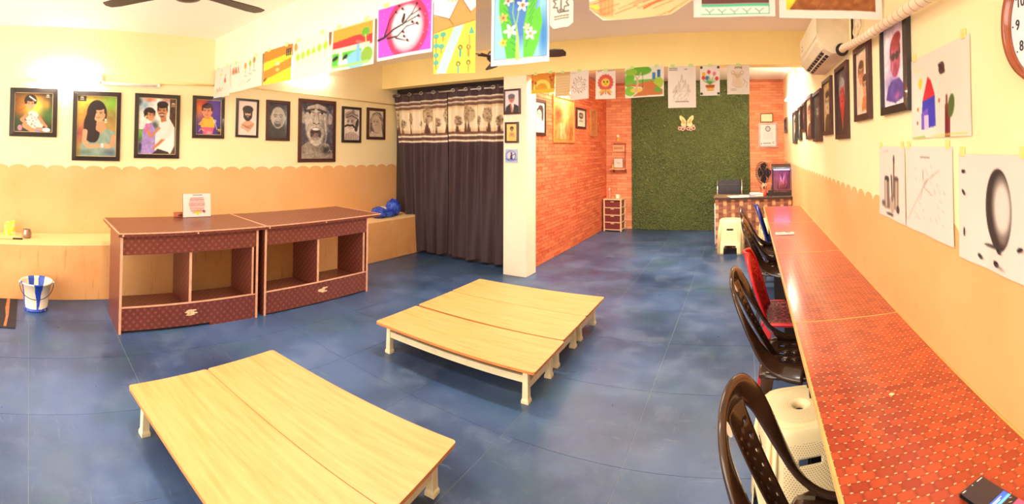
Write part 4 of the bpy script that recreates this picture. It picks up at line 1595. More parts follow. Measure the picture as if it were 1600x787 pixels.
def d_river():
    a = Art(64, 110, 'dce8f0')
    a.grain(.1, 8, 1).ell(.5, .14, .13, .16, 'f4d020')
    for k in range(8):
        an = PI * k / 7
        a.line([(.5 + .12 * math.cos(an), .2 + .1 * math.sin(an)), (.5 + .19 * math.cos(an), .22 + .16 * math.sin(an))], .03, 'f4d020')
    a.poly([(0, .6), (.4, .7), (.65, .3), (.88, .6), (1, .52), (1, .86), (0, .96)], 'dca058').line([(.4, .72), (.65, .3), (.88, .62)], .015, '8c5830').line([(0, .58), (.4, .7), (.5, .82)], .015, '8c5830')
    a.poly([(0, .94), (1, .76), (1, 1.72), (0, 1.72)], 'f6e04c').poly([(.52, .86), (.74, .82), (.34, 1.72), (.08, 1.72)], 'b4dce0').line([(0, .94), (1, .76)], .014, '8c6830')
    for x, y in ((.08, 1.0), (.26, .98), (.08, 1.18), (.22, 1.2), (.08, 1.36), (.08, 1.5)):
        a.ell(x, y, .075, .05, '58b4a0').line([(x, y + .04), (x, y + .12)], .03, 'b88040')
    for x, y, c in ((.66, 1.3, '30a0a0'), (.62, 1.6, '70b0a0'), (.84, 1.3, 'e08038'), (.84, 1.58, 'e0a048')):
        a.ring(x, y - .06, .035, .01, '4a3020').line([(x, y - .02), (x, y + .1)], .04, c)
    return a.poly([(.84, 1.0), (.9, .86), (.97, 1.0)], '58b4a0').line([(.86, 1.04), (.86, 1.2)], .04, 'e8a850')


def d_flowers():
    a = Art(84, 128, 'f6f0ec')
    a.rect(.06, .02, .95, 1.42, '9cdcf0').rect(.065, .0, .07, 1.42, '304878').rect(.06, 1.415, .95, 1.425, '304878').rect(.945, 0, .95, 1.42, '304878')
    a.ell(.5, .55, .36, .78, '5088d8', soft=.35).ell(.48, .3, .26, .34, '3c60c4', soft=.4).ell(.9, 1.1, .12, .5, '4890d8', soft=.8)
    a.poly([(.16, .26), (.26, .5), (.4, 1.0), (.46, 1.42), (.28, 1.42), (.2, 1.0), (.14, .6)], '5cc83c').poly([(.56, 1.42), (.56, .95), (.66, .5), (.72, .18), (.8, .06), (.82, .4), (.76, .7), (.84, .66), (.88, .9), (.82, 1.2), (.72, 1.42)], '68d040')
    for k in range(8):
        a.line([(.2 + .025 * k, .5 + .11 * k), (.32 + .02 * k, .62 + .1 * k)], .012, '3ca040').line([(.8 - .02 * k, .4 + .1 * k), (.68 - .012 * k, .56 + .1 * k)], .012, '40a048')
    a.line([(.46, 1.42), (.46, 1.1), (.44, .9)], .07, 'b4dc70', 1, .03).line([(.44, .95), (.38, .7), (.4, .5), (.4, .3)], .03, '80c888', 1, .012).line([(.44, .9), (.5, .6), (.6, .5)], .02, 'a8d888').line([(.4, .52), (.26, .36)], .016, 'a8d888')
    for x, y, r, c, c2 in ((.42, .06, .09, 'f0d040', 'f4f0e0'), (.24, .2, .08, 'f4ece0', 'e87850'), (.66, .24, .1, 'f4e8c0', 'f0c830'), (.3, .5, .08, 'f8e0d8', 'e05848'), (.55, .6, .1, 'f8ece4', 'e87848'), (.22, .76, .08, 'f0c070', 'e06840'),
                           (.34, .98, .11, 'faf2ec', 'f0e0c0'), (.22, 1.16, .07, 'f4d848', 'f0a030'), (.68, 1.06, .1, 'faf4f0', 'f0a880'), (.8, .46, .06, 'f4d860', 'e87840'), (.62, .95, .06, 'f8e8d0', 'e8c870'), (.6, .12, .07, 'f4e060', 'f0c030'), (.76, .38, .05, 'f0e0c0', 'e0a060')):
        for k in range(5):
            an = 2 * PI * k / 5 + x * 9
            a.ell(x + .55 * r * math.cos(an), y + .55 * r * math.sin(an), .55 * r, .26 * r, c, an)
        a.ell(x, y, .3 * r, .3 * r, c2)
    return a


def d_leaf():
    a = Art(34, 86, 'f2e6d6')
    k = '6c6458'
    pts = []
    for i in range(17):
        an = 2 * PI * i / 16
        r = .36 if i % 2 else .22
        pts.append((.48 + r * math.cos(an), 1.55 + r * math.sin(an)))
    a.line(pts, .05, k).line([(.5, 1.2), (.48, 1.9)], .08, '847c70').line([(.4, 1.92), (.8, 1.9)], .06, k).line([(.85, 1.3), (.98, 1.5)], .05, '8a5c38')
    for r in range(2):
        for q in range(5):
            a.line([(.2 + .13 * q, 2.06 + .1 * r), (.28 + .13 * q, 2.06 + .1 * r)], .05, '807868')
    return a


def d_pencil():
    a = Art(110, 56, PW)
    a.poly([(0, .34), (.3, .27), (1, .1), (1, .51), (.3, .51), (0, .48)], 'ecc890').rect(.1, .3, .26, .48, 'e4b478', .7)
    for k in range(26):
        x, y = a.rng.rand(), .24 + .25 * a.rng.rand()
        a.line([(x - .1, y + .03), (x, y), (x + .12, y - .03)], .007, ['c87038', 'd88848', 'b86030'][k % 3], .8)
    for k in range(12):
        a.line([(.11 + .012 * k, .32), (.11 + .012 * k, .46)], .005, 'b07038', .8)
    a.rect(.34, .02, .44, .24, 'd07848', .8).line([(.3, .26), (.95, .04)], .014, 'c06030').line([(.12, .1), (.14, .28)], .03, 'd89858').ell(.06, .4, .05, .03, 'f0d850').ell(.88, .36, .05, .03, 'f0d838').ell(.18, .22, .04, .05, 'b4cc70', soft=.9).ell(.3, .2, .03, .03, 'a8cc60', soft=.9).line([(.8, .2), (.82, .36)], .02, 'c07840').line([(.55, .42), (.65, .38), (.74, .36)], .02, 'd06830')
    return a


def d_magenta():
    a = Art(88, 62, 'f4e6da')
    a.rect(.1, .02, .92, .42, 'e03cd8').rect(.1, .44, .92, .54, '6a4038').rect(.1, .545, .92, .575, '48c89c').rect(.1, .575, .92, .665, 'f0ece0')
    a.line([(.1, .665), (.92, .665)], .012, '48c89c').line([(.92, .55), (.92, .665)], .01, '48b894')
    for k in range(5):
        x = .2 + .15 * k
        a.line([(x - .05, .6), (x, .64), (x + .05, .6)], .01, '60a890').line([(x, .64), (x, .665)], .01, '60a890')
    return a.line([(.5, .1), (.46, .42)], .03, '502030').line([(.5, .2), (.6, .08)], .02, '502030').ell(.8, .12, .08, .08, 'f0b0e8')


def d_volcano():
    a = Art(98, 57, 'f4e8dc')
    a.rect(.07, .02, .93, .5, 'f4e030').poly([(.1, .5), (.3, .2), (.42, .06), (.48, .2), (.56, .06), (.7, .02), (.93, .02), (.93, .5)], 'a05a28').poly([(.44, .1), (.5, .24), (.6, .08)], 'f4e030')
    a.grain(.16, 24, 6)
    for k in range(22):
        x, y = .3 + .6 * a.rng.rand(), .3 + .18 * a.rng.rand()
        a.line([(x, y), (x + .03, y - .03)], .008, 'd08848', .7)
    return a.rect(0, .51, 1, .58, 'f4e8dc').rect(0, 0, .07, .58, 'f4e8dc').rect(.93, 0, 1, .58, 'f4e8dc')


def d_rainbow():
    a = Art(36, 28, 'f0a838').vgrad('e88828', 'f4c038').rect(0, .62, 1, .78, 'f4d038')
    a.ring(.46, .62, .3, .07, 'f8e868').rect(.05, .63, .95, .78, 'f0cc38')
    for x, y in ((.8, .18), (.92, .14), (.86, .3), (.06, .3), (.2, .36)):
        a.ell(x, y, .05, .05, 'c84828').line([(x, y), (x + .02, .6)], .02, 'a84c20')
    return a


def d_wood():
    a = Art(22, 34, 'eccc98')
    for k in range(9):
        a.line([(0, .1 + .17 * k), (.6, .06 + .17 * k), (1, .12 + .15 * k)], .02, 'c89858', .8)
    return a.rect(0, 0, 1, .2, 'c88c48', .6)


def d_mandala():
    a = Art(36, 52, 'f4e6da')
    for k in range(44):
        an, r = 2 * PI * k / 22 + a.rng.rand() * .2, .26 + .12 * (k % 3) / 2 + .02 * a.rng.rand()
        a.ell(.48 + r * math.cos(an), .72 + r * math.sin(an), .035, .02, ['8c7868', 'b08c78', 'a06858', 'd8a090'][k % 4], an)
    a.ring(.48, .72, .18, .014, 'b8a498')
    return a.ell(.43, .7, .015, .02, '806c64').ell(.54, .7, .015, .02, '806c64').line([(.05, .1), (.3, .1)], .015, '8c8480')


def d_flowerface():
    a = Art(34, 46, 'f4e6d8')
    for k in range(16):
        an = 2 * PI * k / 16
        a.ell(.5 + .26 * math.cos(an), .58 + .26 * math.sin(an), .13, .085, 'dc5848', an)
    for k in range(12):
        an = 2 * PI * k / 12
        a.ell(.5 + .2 * math.cos(an), .58 + .2 * math.sin(an), .03, .03, 'f08878')
    a.ell(.5, .58, .2, .18, 'f4d040').ell(.42, .55, .035, .05, '403020').ell(.58, .55, .035, .05, '403020').ell(.5, .66, .05, .025, 'c85838')
    a.line([(.5, .84), (.5, 1.1)], .05, 'd06848')
    for s in (-1, 1):
        a.ell(.5 + s * .16, .98, .17, .07, 'ecc050', s * .4).ell(.5 + s * .16, 1.08, .13, .05, 'd88850', s * .7)
    return a.line([(.1, .06), (.3, .04)], .02, '605850').line([(.6, .05), (.95, .03)], .02, '605850')


def d_tree():
    a = Art(62, 48, 'f4ecdf')
    a.rect(.04, .04, .96, .74, 'eef0d8').ell(.4, .1, .28, .12, '70b830').ell(.12, .3, .12, .2, '70c030', .3).ell(.16, .12, .16, .08, '98cc38').rect(.7, .16, .78, .34, '4880b8').rect(.82, .1, .9, .34, '3870b0')
    a.ell(.5, .4, .5, .08, '80bc48').ell(.86, .42, .12, .14, 'b0d040').poly([(.04, .44), (.4, .42), (.7, .36), (.75, .44), (.96, .6), (.96, .72), (.2, .74), (.5, .52), (.04, .46)], 'd07840')
    a.ell(.14, .6, .14, .12, '88c838').ell(.3, .58, .16, .06, 'ecd058').line([(.28, .62), (.34, .4), (.3, .26), (.22, .18)], .06, 'e0b898', 1, .02).line([(.32, .32), (.42, .16)], .03, 'e0b898')
    return a.line([(.46, .16), (.46, .5)], .01, '504838').ell(.46, .52, .015, .02, '403830').ell(.84, .6, .1, .06, '70b040', .5)


def d_towers():
    """plain pencil stand-in: a mound of hatched spires"""
    a = Art(44, 66, 'f6ebdf')
    for k in range(46):
        x = .2 + .6 * a.rng.rand()
        top = .42 + 1.3 * abs(x - .5) * .9 + .2 * a.rng.rand()
        y = top + (1.28 - top) * a.rng.rand()
        a.line([(x - .03, y), (x + .02, y - .08)], .012, ['a89080', 'c0a890', '8c7c70'][k % 3], .7)
    for x, y in ((.5, .3), (.4, .55), (.62, .5), (.3, .7), (.72, .66)):
        a.line([(x - .04, y + .3), (x, y), (x + .04, y + .3)], .014, 'a08c7c', .8)
    a.rect(.26, 1.25, .74, 1.29, '9c8878', .8)
    for r in range(2):
        a.line([(.06, .09 + .06 * r), (.34, .09 + .06 * r)], .025, '584c48', .8)
    return a.line([(.6, .13), (.68, .13)], .025, '706460')


def d_pot():
    a = Art(34, 50, 'f4ebe0')
    for x, y in ((.08, .1), (.92, .1), (.08, 1.36), (.92, 1.36)):
        a.ell(x, y, .07, .06, '303828')
    for k in range(7):
        an = -PI / 2 + (k - 3) * .33
        a.line([(.5, .9), (.5 + .4 * math.cos(an), .92 + .34 * math.sin(an))], .05, '58a038', 1, .02)
    for x, y, c in ((.2, .42, 'f0c028'), (.45, .32, 'e05060'), (.72, .4, 'f08090'), (.18, .6, 'e05038'), (.36, .6, '4878c0'), (.84, .64, 'e04838')):
        a.ell(x, y, .09, .1, c).line([(x, y + .08), (.5, .9)], .015, '589848')
    a.poly([(.3, .92), (.72, .92), (.68, 1.22), (.36, 1.22)], 'd88838').rect(.28, .96, .74, 1.04, 'a84828').rect(.34, 1.12, .7, 1.18, 'f0d048')
    return a


def d_bear():
    a = Art(36, 48, 'f4e8da')
    k = 'c49468'
    a.ell(.46, .46, .26, .18, 'ead0ac', soft=.4).ell(.48, .78, .24, .24, 'ecd4b4', soft=.4).ring(.28, .34, .07, .012, k).ring(.66, .34, .07, .012, k)
    a.line([(.36, .16), (.38, .08), (.46, .14), (.5, .04), (.56, .14), (.64, .08), (.64, .17)], .03, '7c5440').ell(.38, .44, .02, .02, '806050').ell(.54, .44, .02, .02, '806050').ring(.46, .52, .05, .01, k).line([(.3, .6), (.24, .9), (.4, 1.0), (.6, 1.0), (.8, .8), (.7, .6)], .014, k).line([(.7, .62), (.9, .8), (.84, 1.0)], .014, k)
    for r in range(2):
        a.line([(.18, 1.08 + .06 * r), (.4, 1.08 + .06 * r)], .02, 'a89080')
    return a


tape = simple('green_tape', rgb(190, 214, 130), .5, .1)


def hung(label, x0, x1, z0, z1, art, y, group, curl=.012, skew=0., bow=0., cut=0.):
    w, h = x1 - x0, z1 - z0
    seed = random.random() * 6

    def warp(u, v):
        b = curl * v * (.55 + .45 * np.sin(u * 4 + seed)) + .004 * np.sin(u * 7 + seed) * v
        dz = (u - .5) * skew + bow * (1 - (2 * u - 1) ** 2) * v
        if cut:
            dz = dz + cut * np.clip((.14 - u) / .14, 0, 1) * (v > .7) * (v - .7) / .3 + cut * np.clip((u - .8) / .2, 0, 1) * (v > .7) * (v - .7) / .3
        return (0, -b, dz)
    o = sheet('childs_drawing', art, w, h, None, warp, PRINT)
    o.location = ((x0 + x1) / 2, y - .003, (z0 + z1) / 2)
    tag(o, label, 'drawing', group)
    tw = min(.045, w * .2)
    for dx in (-w * .32, w * .32) if w > .25 else (0,):
        zt = h / 2 + dx / w * skew
        MB().box(dx - tw / 2, dx + tw / 2, -.0012, -.0004, zt - .012, zt + .02).build('tape', tape, o)
    return o


G1, G2 = "children's drawings taped along the near beam", "children's drawings taped along the far beam"
YA, YB = 2.057, 4.694
for lab, x0, x1, z0, z1, fn, kw in (
        ('white drawing with tiny crayon marks, leftmost on the near beam against the left wall', -4.755, -4.36, 2.02, 2.345, d_scribble1, dict(skew=.0)),
        ('wide white drawing with small crayon trees, second from the left on the near beam', -4.35, -3.66, 2.045, 2.345, d_scribble2, dict(skew=.01)),
        ('orange and yellow striped sunset drawing', -3.625, -3.16, 2.046, 2.352, d_sunset, dict(skew=-.006)),
        ('white drawing with a row of lime green trees', -3.15, -2.66, 2.038, 2.356, d_lime, dict(skew=.01)),
        ('drawing of a blue fountain with red fence and green lawn', -2.625, -2.165, 2.043, 2.357, d_fountain, dict(curl=.02)),
        ('magenta painting of a black branch and bird before a pale moon', -2.145, -1.672, 2.057, 2.405, d_branch, dict()),
        ('yellow drawing of a river, mountains and sun', -1.668, -1.370, 1.915, 2.44, d_river, dict(skew=-.02)),
        ('painting of white flowers and green leaves on blue', -1.268, -.930, 1.929, 2.43, d_flowers, dict(curl=.006)),
        ('cream sheet with a printed leaf outline beside the blue flower painting', -.928, -.80, 2.09, 2.41, d_leaf, dict(cut=.02)),
        ('orange pencil drawing with a curled lower edge', -.72, -.22, 2.115, 2.37, d_pencil, dict(cut=.05, bow=-.02, curl=.03)),
        ('magenta, brown and green drawing with a white border', -.217, .155, 2.089, 2.352, d_magenta, dict(curl=.006)),
        ('drawing of a brown mountain on bright yellow, closest to the air conditioner', .173, .661, 2.085, 2.37, d_volcano, dict(curl=.01, skew=.006))):
    hung(lab, x0, x1, z0, z1, fn(), YA, G1, **kw)
for lab, x0, x1, z0, z1, fn, kw in (
        ('small yellow rainbow drawing, leftmost on the far beam by the pillar', -2.355, -2.057, 2.121, 2.348, d_rainbow, dict(skew=.008)),
        ('narrow tan drawing of wavy lines on the far beam', -2.05, -1.872, 2.073, 2.344, d_wood, dict()),
        ('white sheet with a round mandala of small leaves', -1.870, -1.652, 2.03, 2.347, d_mandala, dict(skew=.012)),
        ('drawing of a red flower with a yellow face', -1.57, -1.346, 2.022, 2.336, d_flowerface, dict()),
        ('drawing of a green tree with a swing and an orange path', -1.24, -.817, 2.028, 2.351, d_tree, dict(skew=.01, curl=.02)),
        ('tall white sheet with a pencil sketch of spires, longest on the far beam', -.775, -.481, 1.907, 2.345, d_towers, dict()),
        ('drawing of tulips in an orange pot', -.436, -.232, 2.028, 2.34, d_pot, dict()),
        ('pale drawing of a crowned bear, rightmost on the far beam', -.155, .076, 2.036, 2.338, d_bear, dict())):
    hung(lab, x0, x1, z0, z1, fn(), YB, G2, **kw)


# drawings pasted on the right wall
def d_tower_child():
    a = Art(96, 60, 'f6ead8')
    a = Art(92, 66, 'f6ead8')
    a.ell(.2, .24, .035, .05, 'ecdc30').poly([(.24, .4), (.34, .2), (.4, .24), (.46, .36), (.44, .4)], 'e02830').poly([(.24, .4), (.46, .37), (.46, .62), (.22, .64)], '4038c0').poly([(.22, .5), (.34, .46), (.34, .64), (.22, .64)], '8058d0').rect(.27, .52, .35, .64, 'e8c8e8')
    a.ell(.58, .17, .05, .05, '5c3430').line([(.54, .14), (.62, .2)], .03, '482820').rect(.63, .46, .72, .72, '902428').line([(.66, .48), (.66, .72)], .03, '6c1820').ell(.73, .48, .05, .09, '60702c', .2).line([(.66, .4), (.66, .5)], .03, '803828')
    for x, y in ((.15, .46), (.14, .58), (.53, .42)):
        a.ell(x, y, .018, .018, 'c86838')
    a.line([(.02, .715), (.28, .7)], .016, 'a0d050').line([(.4, .70), (.95, .69)], .012, 'f0e070').line([(.05, .1), (.2, .12)], .02, 'f4ecb0')
    return a


def d_bottles():
    a = Art(40, 40, 'f6e6d8')
    a = Art(52, 50, 'f6e6d8')
    a.rect(.24, .44, .42, .84, '8c7464').ell(.33, .44, .09, .04, '4c3c34').rect(.27, .46, .33, .82, 'd8c4b0').rect(.58, .42, .78, .82, '9c8470').rect(.66, .44, .72, .82, 'd8c0a8').ell(.68, .42, .1, .03, '6c5848')
    a.line([(.6, .16), (.58, .7)], .05, '6c5040').ell(.6, .18, .03, .06, '48342c').ell(.52, .76, .1, .12, 'c8b4a0').line([(.5, .4), (.52, .7)], .05, '58443a').ell(.2, .78, .1, .06, '6c5c50', soft=.7).ell(.44, .9, .14, .02, '5c4c44').ell(.75, .8, .06, .05, '503c34').line([(.2, .08), (.4, .07)], .015, 'b0a098', .7)
    return a


def d_faint():
    a = Art(64, 50, 'f6e6da')
    for k in range(30):
        x, y = .15 + .7 * a.rng.rand(), .15 + .5 * a.rng.rand()
        a.line([(x, y), (x + .03, y + .02)], .007, 'b8a49c', .8)
    a.line([(.05, .7), (.4, .38), (.5, .3), (.75, .2)], .008, 'a89488', .9).line([(.35, .48), (.42, .36), (.6, .42)], .008, 'a89488').line([(.36, .1), (.56, .1)], .014, '8c7c74', .8).line([(.44, .34), (.5, .3)], .03, 'b09c90', .7).line([(.42, .3), (.42, .22)], .014, '8c7c74')
    return a


def d_egg():
    a = Art(96, 78, 'f8e8dc')
    a.ell(.60, .38, .17, .28, '3c2e2a').ell(.645, .365, .15, .245, 'f4e2d4', soft=.45).ell(.66, .36, .1, .18, 'f6e6da', soft=.7)
    a.ell(.50, .64, .1, .012, '403430').ell(.66, .58, .08, .05, '9c8478', soft=1, a=.7)
    for x, y, r in ((.09, .14, 0), (.09, .3, .5), (.1, .6, 1.57), (.34, .74, .3), (.6, .66, .2), (.86, .6, -.3)):
        a.ell(x, y, .035, .016, '1c1416', r).ell(x + .03, y + .006, .04, .014, 'b8988c', r, soft=1, a=.7)
    a.ell(.56, .75, .04, .022, '201418', .15).ell(.62, .765, .08, .02, 'a08c84', .15, soft=1)
    return a


GP = 'paper drawings pasted on the right wall'
for lab, y1, y0, z0, z1, art in (
        ("child's painting of a red-roofed blue tower, pasted beside the clock", 1.707, 1.202, 1.519, 1.83, d_tower_child()),
        ('charcoal drawing of bottles, first of the low sheets on the right wall', 2.184, 1.806, 1.154, 1.487, d_bottles()),
        ('nearly blank sheet with faint pencil lines, between the bottles and the egg drawings', 1.79, 1.342, 1.155, 1.486, d_faint()),
        ('white sheet with a shaded egg and small dark strokes', 1.300, .90, 1.137, 1.463, d_egg())):
    ym = (y0 + y1) / 2
    o = sheet('pasted_drawing', art, y1 - y0, z1 - z0, None, lambda u, v: (0, -.006 * np.abs(np.sin(u * 5 + v)) * v - .001, 0), PRINT)
    o.location, o.rotation_euler = (XR(ym, .002), ym, (z0 + z1) / 2), (0, 0, RZ_R)
    tag(o, lab, 'drawing', GP)
    for s in (-1, 1):
        MB().box(s * (y1 - y0) * .42 - .014, s * (y1 - y0) * .42 + .014, -.004, -.0015, (z1 - z0) / 2 - .008, (z1 - z0) / 2 + .022).build('tape', simple('masking_tape', rgb(240, 214, 130), .5), o)


def d_poster():
    a = Art(40, 32, 'f4ece0')
    for k in range(9):
        y = .16 + .06 * k
        hw = .27 * math.sqrt(max(.06, 1 - ((y - .36) / .34) ** 2))
        c = ['c8504c', 'b83838', 'd87868'][k % 3]
        x = .5 - hw
        while x < .5 + hw:
            L = .05 + .1 * a.rng.rand()
            a.line([(x, y + .01), (min(x + L, .5 + hw), y + .012 * (a.rng.rand() - .5))], .028, c, .9)
            x += L + .025
    return a.poly([(.4, .6), (.64, .6), (.52, .74)], 'f4d838').line([(.36, .06), (.68, .06)], .02, '504040').line([(.74, .58), (.78, .6)], .03, '403030').line([(.7, .6), (.76, .64)], .05, 'b83838')


po = thing('poster_board', 'white board with round red lettering standing on the brown cabinets', 'poster', (-4.115, 1.615, .7905), RZ_L)
pb = MB().box(-.145, .145, 0, .014, 0, .225).build('board', simple('board_edge', rgb(150, 100, 66), .7), po)
ps = sheet('poster_print', d_poster(), .288, .223, po, lambda u, v: (0, 0, .1125), PRINT, y=-.001)
for o in (pb, ps):
    o.rotation_euler = (-.10, 0, 0)
MB().box(-.01, .01, .036, .046, 0, .19).build('back_prop', FR['wood'], po)

# ------------------------------------------------------------------ curtains
def curtain_art(shift):
    a = Art(84, 190, '463034')
    k = a.k
    f = lambda q: q * k
    a.vgrad('4a3438', '3e2a2e')
    a.rect(0, f(.06), 1, f(.325), 'efdcbc')
    for y0, y1, c in ((.058, .066, 'f4e6d0'), (.066, .084, '6c4840'), (.084, .091, 'f0e0c8'), (.091, .11, '74503f'), (.11, .125, 'e0c298'),
                      (.262, .280, '7c5442'), (.280, .289, 'f0e2ca'), (.289, .310, '6a463e'), (.312, .322, 'f0dcc4'), (.322, .335, '4a3438')):
        a.rect(0, f(y0), 1, f(y1), c)
    a.rect(0, f(.245), 1, f(.262), 'dcb88c', .7)
    for x, s, dx in ((.02, 1., 0), (.17, .62, .04), (.31, .95, -.04), (.50, .6, .045), (.64, 1.15, -.05), (.84, .65, .03), (.98, 1.1, -.03)):
        x = (x + shift) % 1.02
        base = f(.264)
        h = .225 * s
        a.line([(x, base), (x, base - h * .8)], .022 * s + .006, '5c3c30', 1, .01)
        a.ell(x, base - h, .066 * s, .105 * s, 'a88c68', a=.6)
        for i in range(26):
            an, r = a.rng.rand() * 6.28, a.rng.rand() ** .5
            a.ell(x + .062 * s * r * math.cos(an), base - h + .10 * s * r * math.sin(an), .009, .009, ['6c5040', 'b09068', '5c4434'][i % 3])
        a.poly([(x - .03 * s, base), (x - .008, base - h * .5), (x + .008, base - h * .5), (x + .03 * s, base)], '5c3a30')
    return a


rod_m = simple('steel_rod', rgb(190, 184, 178), .3, metal=.8)


def curtain(label, x0, x1, ztop, zb0, zb1, shift, lean):
    w = x1 - x0
    art = curtain_art(shift).out()
    art = np.repeat(art, 2, axis=1)
    H = ztop - min(zb0, zb1)
    nf = 4.5

    def warp(u, v):
        ph = u * nf * 2 * PI
        amp = .026 + .018 * np.minimum(1, v * 2.4)
        y = amp * (np.sin(ph + .7 * np.sin(v * 2.3 + u * 3)) + .35 * np.sin(ph * 2 + v * 3))
        zb = zb0 + (zb1 - zb0) * u + .012 * np.sin(ph * .5)
        z = (ztop + (0) - v * (ztop - zb)) - (.5 - v) * H
        return (lean * v * (1 - u), y, z)
    t = thing('curtain', label, 'curtain', ((x0 + x1) / 2, 4.935, 0), 0, 'eyelet curtains hanging beside the pillar')
    cl = sheet('cloth', art, w, H, t, warp, CLOTH)
    for k in range(int(nf * 1)):
        xx = -w / 2 + w * (k + .55) / nf
        MB().tube([(xx + .03 * math.cos(2 * PI * q / 16), -.040, 2.262 + (.022) * math.sin(2 * PI * q / 16)) for q in range(16)], .005, 6, True).build('eyelet_ring', rod_m, cl)
    return t


curtain('dark brown curtain with a printed tree border, left panel against the ledge', -4.765, -3.762, 2.283, .03, .045, 0., .24)
curtain('dark brown curtain with a printed tree border, right panel beside the pillar', -3.752, -2.80, 2.30, .045, .04, .37, 0.)
t = thing('curtain_rod', 'metal curtain rod above the dark tree-print curtains', 'curtain rod', (-3.75, 4.928, 2.262))
MB().tube([(-1.0, 0, 0), (1.02, 0, 0)], .012, 10).build('pole', rod_m, t, True)
MB().lathe([(.012, 0), (.024, .01), (.026, .03), (.014, .045)], 14, (-1.03, 0, 0), 'X').build('finial', FR['wood'], t, True)
MB().box(-1.0, -.985, -.012, .09, -.012, .012).build('bracket', rod_m, t)

# ------------------------------------------------------------------ lamps
def tube_light(label, loc, rz, L, on, watts, col, size=.05):
    """batten on a wall: housing, tube, end caps; local X along the wall, -Y into the room"""
    t = thing('tube_light', label, 'tube light', loc, rz, 'tube lights on the walls')
    MB().box(-L / 2, L / 2, -.022, 0, -.02, .02).build('housing', simple('white_enamel', rgb(244, 240, 230), .4), t, bevel=.003)
    if on:
        em = simple('lit_tube', (1, 1, 1), .4, 0, emit=(1.0, .93, .80), estr=22.)
    else:
        em = simple('unlit_tube', rgb(246, 242, 234), .3)
    MB().tube([(-L / 2 + .02, -.038, 0), (L / 2 - .02, -.038, 0)], .014, 10).build('tube', em, t, True)
    for s in (-1, 1):
        MB().box(s * (L / 2 - .012) - .012, s * (L / 2 - .012) + .012, -.054, -.02, -.018, .018).build('end_cap', simple('cap_white', rgb(230, 226, 218), .5), t)
    if on:
        d = Vector((math.sin(rz), -math.cos(rz), 0))
        lo = Vector(loc) + d * .075
        rot = (PI / 2, 0, rz)
        area_light('tube_lamp', lo, rot, L * .92, size, watts, col)
    return t


tube_light('bright lit tube light above the first two portraits on the left wall', (XL, .40, 2.125), RZ_L, .66, True, 9, WARM)
tube_light('unlit white tube light above the couple photo on the left wall', (XL, 1.07, 2.118), RZ_L, .64, False, 0, WARM)
tube_light('tube light high on the left wall behind the near beam', (XL, 3.35, 2.46), RZ_L, .62, True, 8, COOL)
tube_light('tube light on the right wall above the far small portraits', (XR(6.7), 6.7, 2.22), RZ_R, 1.0, True, 40, COOL)
tube_light('tube light on the brick wall above the gold framed landscape', (XK + .003, 6.0, 2.31), RZ_L, .62, True, 11, (1.0, .82, .55))

fan_m = simple('dark_brown_fan_paint', rgb(48, 32, 28), .35, .1)


def ceiling_fan(label, loc, rot, tw):
    """z = blade plane"""
    t = thing('ceiling_fan', label, 'fan', loc, rot, 'ceiling fans')
    up = ZC - loc[2]
    MB().tube([(0, 0, .06), (0, 0, up)], .012, 10).build('down_rod', fan_m, t, True)
    MB().lathe([(.02, up - .09), (.055, up - .02), (.06, up - .001)], 20).build('canopy', fan_m, t, True)
    MB().lathe([(.03, -.055), (.075, -.045), (.10, -.02), (.105, .01), (.085, .04), (.04, .07), (.02, .10)], 24).build('motor', fan_m, t, True)
    for k in range(3):
        a = 2 * PI * k / 3
        c, s = math.cos(a), math.sin(a)

        def R(x, y, z):
            return (x * c - y * s, x * s + y * c, z)
        lo = [(.15, -.04), (.52, -.062), (.585, -.05), (.60, 0), (.585, .05), (.52, .062), (.15, .04)]
        m = MB()
        n = len(lo)
        m.add([R(x, y, y * tw - .004) for x, y in lo] + [R(x, y, y * tw + .002) for x, y in lo],
              [tuple(range(n - 1, -1, -1)), tuple(range(n, 2 * n))] + [(i, (i + 1) % n, n + (i + 1) % n, n + i) for i in range(n)])
        b = m.build('blade', fan_m, t)
        m = MB().hexa([R(.08, -.02, -.012), R(.2, -.028, -.012), R(.2, .028, -.002), R(.08, .02, -.012)], [R(.08, -.02, -.004), R(.2, -.028, -.004), R(.2, .028, .006), R(.08, .02, -.004)])
        m.build('blade_bracket', fan_m, b)
    return t


ceiling_fan('dark brown ceiling fan at the top left edge, only two blade tips in view', (-2.524, .903, 2.40), math.radians(224.7), .03)
ceiling_fan('dark brown ceiling fan half hidden behind the blue flower painting', (-2.0, 3.35, 2.28), math.radians(8), -.30)

# ------------------------------------------------------------------ air conditioner, pipe, sockets
acw = simple('aged_white_plastic', rgb(240, 224, 190), .4, .04)
ac = thing('air_conditioner', 'white split air conditioner high on the right wall', 'air conditioner', (XR(3.28), 3.28, 2.085), RZ_R)
